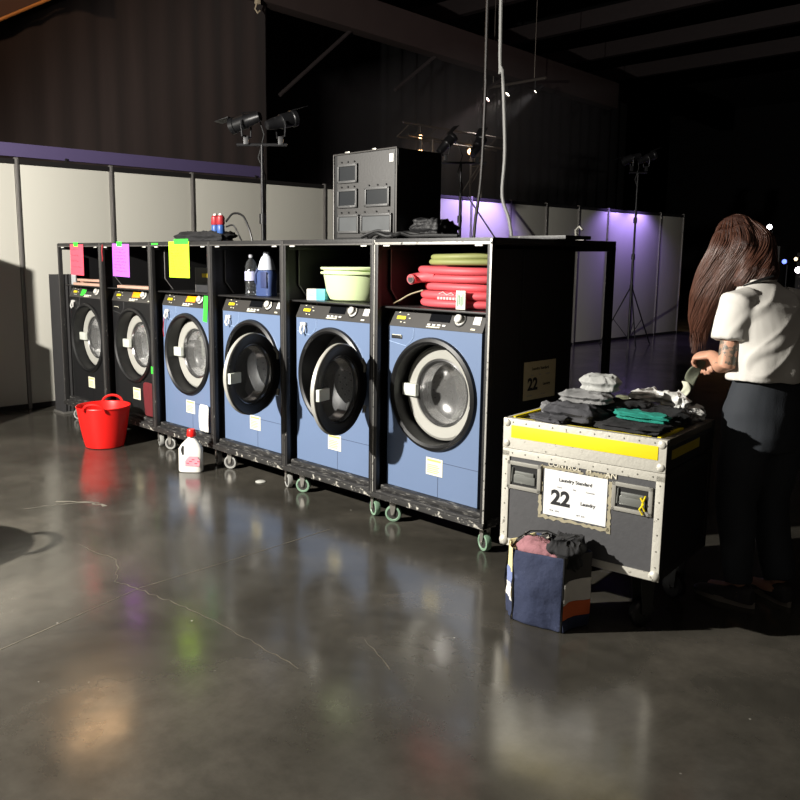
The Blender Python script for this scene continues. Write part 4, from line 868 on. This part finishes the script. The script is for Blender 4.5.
bulb = M('warm_bulb', (255, 220, 180), .3, emit=(255, 190, 130), es=14); bulbw = M('white_bulb', (255, 250, 230), .3, emit=(255, 240, 215), es=16); bulbp = M('pink_bulb', (255, 220, 220), .3, emit=(255, 200, 190), es=16)
def glowing_spot(loc, label, m, col, e, aim, r=.055, cone=34, group='distant glowing spotlights'):
    t = thing('spotlight', label, 'spotlight', loc, 0, group)
    d = (Vector(aim)-Vector(loc)).normalized(); q = d.to_track_quat('Z', 'Y').to_matrix().to_4x4()
    B().lathe([(.0005, -.22), (r*1.1, -.2), (r*1.4, -.02), (r*1.5, .0), (r*1.35, .0), (r*1.1, -.03)], 20, q).obj('housing', headm, t)
    B().lathe([(.0005, -.012), (r*.8, -.016), (r*1.15, -.03)], 20, q).obj('lens', m, t)
    B().cyl((0, 0, .03), (0, 0, .24), .012, 6).obj('hanger', standm, t)
    if e: light('spot_beam', 'SPOT', Vector(loc)+d*.03, aim, e, col, .04, cone=cone, blend=.5)
    return t
glowing_spot((-9.15, 9.2, 3.62), 'lower warm lamp glowing left of the hanging cables', bulb, (1, .7, .4), 6, (-4, 4, 2.5), .05)
glowing_spot((-9.15, 9.2, 3.93), 'upper smaller warm lamp glowing just above the lower one', bulb, (1, .7, .4), 0, (-4, 4, 3), .032)
glowing_spot((-9.15, 10.75, 3.78), 'warm orange lamp glowing between the two hanging cables', bulb, (1, .6, .35), 6, (-4, 5, 2.8), .055)
glowing_spot((-9.76, 12.0, 5.06), 'pinkish high spotlight, leftmost of the upper row', bulbp, (1, .8, .78), 60, (-11, 9.2, 2.6), .05)
glowing_spot((-9.21, 12.0, 5.10), 'pale yellow high spotlight, middle of the upper row', bulbw, (1, .93, .82), 70, (-10.6, 9.6, 2.6), .05)
glowing_spot((-8.47, 12.0, 5.06), 'white high spotlight, rightmost of the upper row', bulbw, (1, .97, .92), 60, (-10.2, 10, 3.0), .04)
o = B().cyl((-9.9, 12.0, 5.31), (-8.2, 12.0, 5.31), .03, 8).obj('lighting_bar', trm); tag(o, 'bar carrying the upper row of spotlights', 'bar')
for y_ in (-9.6, -8.5): B().cyl((y_, 12, 5.31), (y_, 12, 9), .008, 6).obj('suspension', trm, o)
# haze hanging where the beams cross
hz = bpy.data.materials.new('haze'); hz.use_nodes = True; hz.node_tree.nodes.remove(hz.node_tree.nodes['Principled BSDF'])
vs = hz.node_tree.nodes.new('ShaderNodeVolumeScatter'); vs.inputs['Density'].default_value = .05; vs.inputs['Anisotropy'].default_value = .3; vs.inputs['Color'].default_value = (.9, .85, .9, 1)
hz.node_tree.links.new(vs.outputs[0], hz.node_tree.nodes['Material Output'].inputs['Volume'])
o = B().box(-12.5, 8, 2.7, -7.2, 13.4, 5.2).obj('haze', hz); tag(o, 'faint stage haze lit by the high spotlights', 'haze', kind='stuff')
# chain at the top left of the beam
t = thing('hanging_hook', 'pale hook hanging at the top edge, left end of the ceiling beam', 'hook', (-8.8, 5.02, 0))
B().cyl((0, 0, 5.62), (0, 0, 9), .012, 6).obj('chain', trm, t); b = B(); b.box(-.035, -.035, 5.5, .035, .035, 5.64, .01); b.tube([(0, -.02, 5.5), (0, -.05, 5.42), (0, 0, 5.37), (0, .045, 5.41)], .014, 8); b.obj('hook', M('hook_pale', (190, 175, 150), .5), t)

# ------------------------------------------------------------------ far right background
cntm = M('counter_wood', (170, 128, 84), .6)
t = thing('far_table', 'distant table with a warm-lit edge behind the woman, left of her hair', 'table', (-6.0, 15.2, 0))
B().box(0, -.3, .72, 2.6, .5, .80, .01).obj('table_top', cntm, t)
for x in (.08, 2.45): B().box(x, -.2, 0, x+.06, .3, .72).obj('leg', standm, t)
light('far_table_glow', 'SPOT', (-5.0, 13.6, 2.6), (-5.6, 15.2, .8), 160, (1, .72, .45), .05, cone=50)
for k, (x, y, h_, lb) in enumerate(((-5.9, 17.2, 1.9, 'tall dark equipment tower far behind the table, leftmost'), (-4.9, 17.6, 1.75, 'lower dark equipment tower far behind the table'), (-3.3, 17.0, 1.55, 'dark equipment tower far behind the woman shoulder'), (-2.4, 17.5, 1.7, 'dark equipment tower at the far right edge'))):
    t = thing('equipment_tower', lb, 'equipment', (x, y, 0), 0, 'far equipment towers')
    B().box(0, 0, 0, .75, .6, h_, .01).obj('body', M('tower_dark', (46, 44, 44), .5, var=.3), t)
    b = B(); [b.box(.08, -.01, .3+.22*q, .67, .002, .34+.22*q) for q in range(int(h_/.26))]; b.obj('strips', M('tower_strip', (110, 104, 100), .4, .3), t)
def led(loc, r, col, es, lb):
    t = thing('indicator_lamp', lb, 'lamp', loc, 0, 'small far lamps at the right')
    b = B(); b.cyl((0, .0, 0), (0, .14, 0), r*1.3, 14); b.obj('housing', standm, t)
    B().cyl((0, .16, 0), (0, .16, -loc[2]), .012, 8).obj('stand', standm, t)
    B().lathe([(.0005, .012), (r*.6, .008), (r, 0)], 14, FRONT).obj('lens', M('led_%d_%d_%d' % col, col, .3, emit=col, es=es), t)
led((-4.17, 14, 2.22), .05, (250, 248, 255), 14, 'white lamp shining just right of the woman hair')
led((-3.83, 14, 1.55), .045, (90, 110, 255), 4, 'blue lamp shining in the far right background')
led((-3.56, 14, 1.39), .06, (255, 240, 250), 9, 'white lamp shining at the far right edge')
led((-3.62, 14, 1.60), .035, (255, 220, 170), 3, 'small warm lamp above the white one at the right edge')
led((-4.2, 14, 1.70), .02, (220, 225, 240), 2, 'faint lamp above the woman collar')

# ------------------------------------------------------------------ off the left edge: boxes added to shade the wall; and the drape box by the first rack
t = thing('drape_stand', 'black pleated floor-standing drape just left of the first rack', 'drape', (-5.40, .09, 0))
b = B(); rows = []
out_ = [(-.20, 0), (.0, 0), (.0, .45), (-.20, .45)]
pts = []
for i in range(4):
    a, c_ = Vector(out_[i]), Vector(out_[(i+1) % 4]); n_ = 12 if i % 2 == 0 else 24
    for k in range(n_):
        p = a.lerp(c_, k/n_); nn = Vector(((c_-a).y, -(c_-a).x)).normalized(); pts.append(p+nn*(.008*(k % 2)))
b.loft([[Vector((p.x, p.y, z)) for p in pts] for z in (.02, 1.38)]); b.obj('pleated_skirt', M('skirt_black', (30, 29, 30), .7, var=.3), t)
B().box(-.215, -.015, 0, .015, .465, .022, .004).obj('foot_plate', M('foot_grey', (90, 88, 84), .6), t)
t = thing('shade_cabinet', 'added tall dark cabinet beyond the left edge, sized to shade the wall', 'cabinet', (-5.25, -2.06, 0))  # unseen, sized and placed so its shadow falls on the wall
B().box(0, 0, .1, .40, .8, 1.86, .01).obj('body', M('cabinet_dark', (60, 58, 56), .5), t); B().box(.02, -.008, .2, .38, .0, 1.78, .003).obj('door', MATS['cabinet_dark'], t)
for x, y in ((.06, .08), (.34, .08), (.06, .7), (.34, .7)): B().lathe([(.015, -.02), (.05, -.02), (.05, .02), (.015, .02), (.015, -.02)], 16, T(x, y, .05, PI/2)).obj('wheel', rubber, t)
o = B().box(-5.2, -1.25, 0, -4.86, -1.15, 1.28, .01).obj('shade_case', M('cabinet_dark', (60, 58, 56), .5)); tag(o, 'added low dark case beyond the left edge, for the step in the wall shadow', 'case')  # unseen, added for the lower step of that shadow

# ------------------------------------------------------------------ woman sorting laundry
PO = Vector((1.20, .50, 0)); PF = Vector((-.92, .39, 0)).normalized(); PL = Vector((PF.y*-1, PF.x, 0)).normalized()   # forward, her left
def pp(f_, l_, z): return PO+PF*f_+PL*l_+Vector((0, 0, z))
def eloft(b, secs, n=24, ax=None):
    """secs: (centre, half-width along her left, half-depth along her forward [, axis u, axis v])"""
    rings = []
    for s_ in secs:
        c_, a_, d_ = s_[:3]; u_, v_ = (s_[3], s_[4]) if len(s_) > 3 else (PL, PF)
        rings.append([c_+u_*math.cos(2*PI*k/n)*a_+v_*math.sin(2*PI*k/n)*d_ for k in range(n)])
    b.loft(rings); return b
skin = M('skin', (202, 152, 126), .5, var=.05, scale=14, spec=.35)
woman = thing('person', 'woman with long brown hair, white tee and black trousers, holding a sock', 'person', PO)
def wp(o):      # keep world-space geometry but parent it to the woman's empty
    o.matrix_parent_inverse = Matrix.Translation(-PO); return o
HC = pp(.255, .0, 1.645)                                  # head centre
b = B()
eloft(b, [(pp(0, 0, .86), .15, .11), (pp(0, 0, .95), .165, .12), (pp(.0, 0, 1.08), .135, .10), (pp(.02, 0, 1.2), .145, .105), (pp(.05, 0, 1.32), .165, .11), (pp(.075, 0, 1.41), .155, .09), (pp(.095, 0, 1.45), .09, .065)])
b.tube([pp(.08, 0, 1.41), pp(.13, 0, 1.49), pp(.20, 0, 1.57)], [.062, .056, .056], 16)
# head: skull and jaw, looking down at the hands
hd = (PF*.78+Vector((0, 0, -.62))).normalized(); hu = (Vector((0, 0, .78))+PF*.62).normalized()
def hp(f_, l_, u_): return HC+hd*f_+PL*l_+hu*u_
t_ = bmesh.new(); bmesh.ops.create_uvsphere(t_, u_segments=28, v_segments=20, radius=1)
for v in t_.verts: v.co = hp(v.co.x*.098-.008, v.co.y*.078, v.co.z*.108+.012)
b.add(t_)
t_ = bmesh.new(); bmesh.ops.create_uvsphere(t_, u_segments=20, v_segments=14, radius=1)
for v in t_.verts: v.co = hp(v.co.x*.062+.042, v.co.y*.055, v.co.z*.066-.062)
b.add(t_)
b.tube([hp(.085, 0, .015), hp(.112, 0, -.022), hp(.098, 0, -.034)], [.009, .014, .010], 10)           # nose
for z_, w_ in ((-.062, .011), (-.074, .012)): b.tube([hp(.086, -.022, z_), hp(.098, 0, z_), hp(.086, .022, z_)], [.004, w_*.8, .004], 8)
for s_ in (-1, 1): b.tube([hp(-.0, s_*.078, .025), hp(-.012, s_*.088, .0), hp(.004, s_*.08, -.032)], [.010, .014, .008], 8)
# legs
for s_, (kf, af) in ((1, (.03, -.02)), (-1, (.03, -.06))):
    b.tube([pp(0, s_*.085, .9), pp(.0, s_*.09, .78), pp(kf, s_*.095, .5), pp(.0, s_*.10, .33), pp(af, s_*.10, .09)], [.095, .085, .058, .052, .036], 14)
    b.tube([pp(af-.03, s_*.10, .05), pp(af+.06, s_*.105, .045), pp(af+.16, s_*.11, .03)], [.034, .036, .026], 12)
# arms
shl, ell, wrl = pp(.045, .165, 1.385), Vector((1.088, .300, 1.095)), Vector((.950, .462, 1.135))
shr, elr, wrr = pp(.045, -.165, 1.385), pp(.12, -.215, 1.13), Vector((.865, .62, 1.10))
for a_, e_, w_ in ((shl, ell, wrl), (shr, elr, wrr)):
    m1 = a_.lerp(e_, .5); m2 = e_.lerp(w_, .3)
    b.tube([pp(.05, 0, 1.37).lerp(a_, .7), a_, m1, e_.lerp(a_, .06), m2, w_.lerp(e_, .15), w_], [.055, .053, .046, .040, .040, .027, .024], 16)
def hand(b, w_, d, nrm, sgn, curl):
    """palm, four unequal curled fingers and a thumb leaving the side of the palm"""
    d = d.normalized(); nrm = (nrm-d*nrm.dot(d)).normalized(); sd = d.cross(nrm)*sgn
    rings = []
    for f_, wd_, th_ in ((-.01, .024, .02), (.02, .034, .019), (.05, .040, .017), (.078, .040, .014), (.088, .036, .011)):
        c_ = w_+d*f_; rings.append([c_+sd*math.cos(2*PI*k/16)*wd_+nrm*math.sin(2*PI*k/16)*th_ for k in range(16)])
    b.loft(rings)
    tips = []
    for k, (off, ln) in enumerate(((.029, .070), (.010, .078), (-.010, .073), (-.028, .058))):
        p = w_+d*.074+sd*off; a = 0; pts = [p]; 
        for j, sg_ in enumerate((.45, .30, .25)):
            a += curl*(1+.08*k); p = p+(d*math.cos(a)-nrm*math.sin(a))*ln*sg_; pts.append(p)
        b.tube(pts, [.0098, .0092, .0084, .0068], 10); tips.append(pts)
    p0 = w_+d*.02+sd*.028; b.tube([p0, p0+d*.028+sd*.022-nrm*.006, p0+d*.052+sd*.026-nrm*.022, p0+d*.068+sd*.016-nrm*.034], [.0135, .012, .0105, .008], 10)
    return tips
dl = (Vector((.880, .475, 1.115))-wrl); tipsL = hand(b, wrl, dl+Vector((0, 0, .01)), Vector((.05, -.35, .9)), 1, .62)
tipsR = hand(b, wrr, Vector((.02, -.09, -.015)), Vector((-.35, 0, .9)), -1, .5)
body_me = fuse(b, 'body', .0055, 3)
wp(link('body', body_me, skin, woman))
# tattoos on the left upper arm: greyish ink in the skin, patches with their own shape
tat = M('tattooed_skin', (176, 140, 118), .5, var=.1, wear=(104, 100, 90), wear_t=.45, wear_s=42)
bo = [q for q in woman.children if q.name.startswith('body')][0]; bo.data.materials.append(tat)
ad = (ell-shl); al_ = ad.length; ad = ad.normalized()
for p in bo.data.polygons:
    v = p.center-shl; t0 = v.dot(ad)/al_
    if .45 < t0 < .93 and (v-ad*v.dot(ad)).length < .06 and noise.noise(p.center*24) > -.12 and v.dot(PL) > -.03: p.material_index = 1
# white tee
tee = M('white_tee', (214, 211, 204), .85, var=.03, bump=.12, bscale=200)
b = B()
eloft(b, [(pp(.0, 0, 1.045), .205, .150), (pp(-.005, 0, 1.10), .200, .148), (pp(.0, 0, 1.2), .198, .145), (pp(.02, 0, 1.3), .200, .142), (pp(.04, 0, 1.37), .195, .128), (pp(.06, 0, 1.415), .168, .105), (pp(.085, 0, 1.452), .105, .078), (pp(.10, 0, 1.475), .078, .066)], 32)
sl = [pp(.05, .11, 1.385), shl+Vector((0, 0, -.002)), shl.lerp(ell, .28), shl.lerp(ell, .56)+PL*.0]
b.tube(sl, [.075, .078, .080, .082], 20)
sr = [pp(.05, -.11, 1.385), shr, shr.lerp(elr, .28), shr.lerp(elr, .56)]
b.tube(sr, [.075, .078, .080, .082], 20)
def fold(co):
    q = co-PO; l_ = q.dot(PL); f_ = q.dot(PF); z = co.z
    d = .006*noise.noise(Vector((l_*6, f_*6, z*2.2)))
    rg = 1-2*abs(noise.noise(Vector((l_*5+z*3.2, f_*5+3, z*4.5)))); d += .006*max(0, rg)**4
    # drag lines running from the armpit down to the hem
    side = math.exp(-((l_-.16)/.09)**2)*math.exp(-((z-1.24)/.13)**2)
    d += .009*side*max(0, math.sin((f_*.8+z*.35)*62+3*noise.noise(Vector((l_*8, f_*8, z*5)))))**2
    hemz = math.exp(-((z-1.09)/.05)**2); d += .006*hemz*math.sin(math.atan2(f_, l_)*7+2*noise.noise(Vector((l_*6, f_*6, 1))))
    return d
tm = fuse(b, 't_shirt', .008, 5, fold)
tshirt = wp(link('t_shirt', tm, tee, woman))
b = B(); b.tube([pp(.10, 0, 1.478)+PL*.072*math.cos(a)+PF*.062*math.sin(a)+Vector((0, 0, .008*math.sin(a)*-1)) for a in [2*PI*k/24 for k in range(24)]], .007, 6, False, True); wp(b.obj('collar_rib', tee, tshirt)).matrix_parent_inverse = Matrix.Identity(4)
# trousers
trs = M('black_trousers', (44, 48, 54), .85, var=.12, bump=.1, bscale=150)
b = B()
eloft(b, [(pp(.005, 0, 1.06), .150, .118), (pp(.005, 0, .99), .172, .135), (pp(.01, 0, .90), .195, .155), (pp(.01, 0, .80), .195, .158), (pp(.01, 0, .73), .185, .145)], 28)
for s_, (kf, af) in ((1, (.03, -.02)), (-1, (.03, -.06))):
    b.tube([pp(.01, s_*.09, .80), pp(.015, s_*.098, .66), pp(kf, s_*.10, .48), pp(.0, s_*.105, .3), pp(af, s_*.105, .10)], [.110, .105, .088, .078, .068], 18)
def tfold(co):
    q = co-PO; l_ = q.dot(PL); f_ = q.dot(PF)
    return .008*noise.noise(Vector((l_*7, f_*7, co.z*4)))+.004*noise.noise(Vector((l_*15, f_*15, co.z*12)))
wp(link('trousers', fuse(b, 'trousers', .010, 5, tfold), trs, woman))
# shoes
shm = M('sneaker_dark', (52, 48, 48), .7, var=.2); solem = M('sneaker_sole', (150, 142, 132), .6)
for s_, af, tw in ((1, -.02, .35), (-1, -.06, -.15)):
    c_ = pp(af, s_*.105, 0); dF = (Matrix.Rotation(tw, 3, 'Z') @ PF); dS = Vector((-dF.y, dF.x, 0))
    b = B(); rings = []
    for f_, wd_, ht_ in ((-.085, .018, .05), (-.075, .032, .085), (-.04, .038, .098), (.0, .039, .092), (.05, .042, .072), (.10, .047, .058), (.15, .046, .050), (.185, .034, .042), (.20, .014, .032)):
        rings.append([c_+dF*f_+dS*math.cos(2*PI*k/16)*wd_+Vector((0, 0, .022+(ht_-.022)*max(0, math.sin(2*PI*k/16))**.8)) for k in range(16)])
    b.loft(rings); sh = wp(b.obj('shoe', shm, woman))
    b = B(); ol = []
    for k in range(28):
        a = 2*PI*k/28; x_ = math.cos(a)*.148+.058; y_ = math.sin(a)*(.046 if x_ > .04 else .039)*(1 if abs(math.cos(a)) < .8 else .95); ol.append((x_, y_))
    b.loft([[c_+dF*x_+dS*y_+Vector((0, 0, z)) for x_, y_ in ol] for z in (.0, .026)]); so = b.obj('sole', solem, sh)
# hair: a shaped mass with combed locks over it
hm = M('brown_hair', (62, 38, 30), .5, var=.5, scale=26, bump=.5, bscale=90, stretch=(6, 6, .6), spec=.4)
b = B()
t_ = bmesh.new(); bmesh.ops.create_uvsphere(t_, u_segments=28, v_segments=20, radius=1)
for v in t_.verts:
    x_, y_, z_ = v.co; v.co = hp(x_*.108-.020 if x_ < .3 else x_*.09-.012, y_*.094, z_*.122+.016)
b.add(t_)
def hang(l_, w, f0=0): return None
front_l = [hp(-.03, .05, .03), hp(.0, .085, -.04), HC+PF*.03+PL*.10+Vector((0, 0, -.13)), HC+PF*.06+PL*.115+Vector((0, 0, -.24)), HC+PF*.085+PL*.105+Vector((0, 0, -.36)), HC+PF*.10+PL*.09+Vector((0, 0, -.46))]
b.tube(front_l, [.07, .072, .070, .064, .052, .026], 16)
back_l = [hp(-.06, .02, .0), hp(-.07, .05, -.06), HC-PF*.03+PL*.085+Vector((0, 0, -.15)), HC+PF*.01+PL*.115+Vector((0, 0, -.25)), HC+PF*.05+PL*.12+Vector((0, 0, -.36))]
b.tube(back_l, [.075, .07, .062, .05, .02], 16)
nape = [hp(-.06, -.03, .0), hp(-.085, -.03, -.06), pp(.085, -.01, 1.505), pp(.075, .02, 1.46)]
b.tube(nape, [.078, .072, .066, .04], 14)
b.tube([hp(-.06, .03, -.03), pp(.11, .04, 1.52), pp(.13, .085, 1.455)], [.07, .058, .035], 14)
fr_r = [hp(-.0, -.05, .03), hp(.01, -.085, -.05), HC+PF*.05-PL*.08+Vector((0, 0, -.15)), HC+PF*.09-PL*.07+Vector((0, 0, -.3)), HC+PF*.1-PL*.05+Vector((0, 0, -.4))]
b.tube(fr_r, [.06, .06, .055, .045, .02], 14)
def hf(co): return .004*noise.noise(Vector((co.x*60, co.y*60, co.z*7)))
hair = wp(link('hair', fuse(b, 'hair', .008, 4, hf), hm, woman))
from mathutils.bvhtree import BVHTree
bv = BVHTree.FromPolygons([v.co.copy() for v in hair.data.vertices], [tuple(p.vertices) for p in hair.data.polygons])
def hug(P, off):
    out = []
    for k, p in enumerate(P):
        c_, n_, _, d_ = bv.find_nearest(p)
        tail_ = k > len(P)*.8
        if (p-c_).dot(n_) < off or (d_ > off+.006 and not tail_): p = c_+n_*off
        out.append(p)
    return [out[0]]+[(out[k-1]+out[k]*2+out[k+1])/4 for k in range(1, len(out)-1)]+[out[-1]]
random.seed(11); b = B()
HV = [v for v in hair.data.vertices if v.co.z > HC.z-.40]; dnv = Vector((0, 0, -1))
for i in range(1500):
    v = random.choice(HV); p = v.co.copy(); n_ = v.normal.copy(); path = [p+n_*.001]; steps = random.randint(9, 20); off = random.uniform(.0, .0032); ph = random.uniform(0, 6)
    crown = hp(.02, 0, .13)
    for k in range(steps):
        hgt = (p.z-HC.z)
        d = dnv+PF*(.55 if hgt < -.02 else .15)+PL*(.38 if (-.16 < hgt < .03 and (p-HC).dot(PL) > -.05) else 0)
        if hgt > .03: d = d+(p-crown)*6
        d = d+PL*.12*math.sin(k*.9+ph)+PF*.10*math.cos(k*.7+ph)
        d = d-n_*d.dot(n_)
        if d.length < 1e-4: break
        q = p+d.normalized()*.020; c_, n2, _, _ = bv.find_nearest(q)
        if (c_-p).length < .006: break
        p, n_ = c_, n2; path.append(p+n_*off*min(1, k/2))
    if len(path) < 5: continue
    e_ = (path[-1]-path[-2])
    if path[-1].z < HC.z-.40: path += [path[-1]+Vector((0, 0, -.02)), path[-1]+Vector((random.uniform(-.008, .008), random.uniform(-.008, .008), -random.uniform(.03, .07)))]
    else: path.append(path[-1]+e_*.9)
    sm = path
    for _ in range(2): sm = [sm[0]]+[(sm[k-1]+sm[k]*2+sm[k+1])/4 for k in range(1, len(sm)-1)]+[sm[-1]]
    r_ = random.uniform(.0013, .0034); L_ = len(sm)-1
    b.tube(sm, [r_*max(.15, math.sin(PI*min(1, (k+.4)/(L_+.5)))**.5) for k in range(len(sm))], 5)
lk = b.obj('hair_locks', M('hair_strands', (78, 48, 36), .42, var=.55, scale=22, spec=.5, stretch=(5, 5, .5)), hair, smooth=80)
# black loop on her shoulder by the collar
b = B(); b.tube([pp(.06, -.06, 1.50), pp(.03, .0, 1.505), pp(.045, .06, 1.485), pp(.09, .10, 1.46)], [.006, .012, .010, .005], 8, flat=.5); wp(b.obj('hair_tie', rubber, woman))
# sock held between both hands
gs = cm('sock_green_grey', (104, 108, 92)); w1 = wrl+dl.normalized()*.085
rowsS = []
A_, C_ = w1+Vector((.004, .0, .004)), Vector((.86, .56, 1.09))
for k in range(7):
    f_ = k/6; top = A_.lerp(Vector((.80, .50, .995)), f_); bot = (A_+Vector((.03, .03, -.02))).lerp(Vector((.83, .54, .94)), f_)
    rowsS.append([top.lerp(bot, j/4)+Vector((.006*math.sin(j*2+k), .01*math.cos(j*1.3+k), 0)) for j in range(5)])
o = sheet('held_sock', gs, rowsS, .01); tag(o, 'green-grey sock held stretched in the woman hand', 'sock')
rowsS = []
for k in range(9):
    f_ = k/8; c_ = Vector((.80+.02*math.sin(f_*5), .50+.01*math.cos(f_*6), .99-.11*f_)); rowsS.append([c_+Vector((.022*(j-1.5)/1.5, .008*math.sin(j*2+k), 0)) for j in range(4)])
o = sheet('pale_sock', cm('sock_pale', (196, 198, 178)), rowsS, .012); tag(o, 'pale sock dangling below the green-grey one onto the clothes', 'sock')
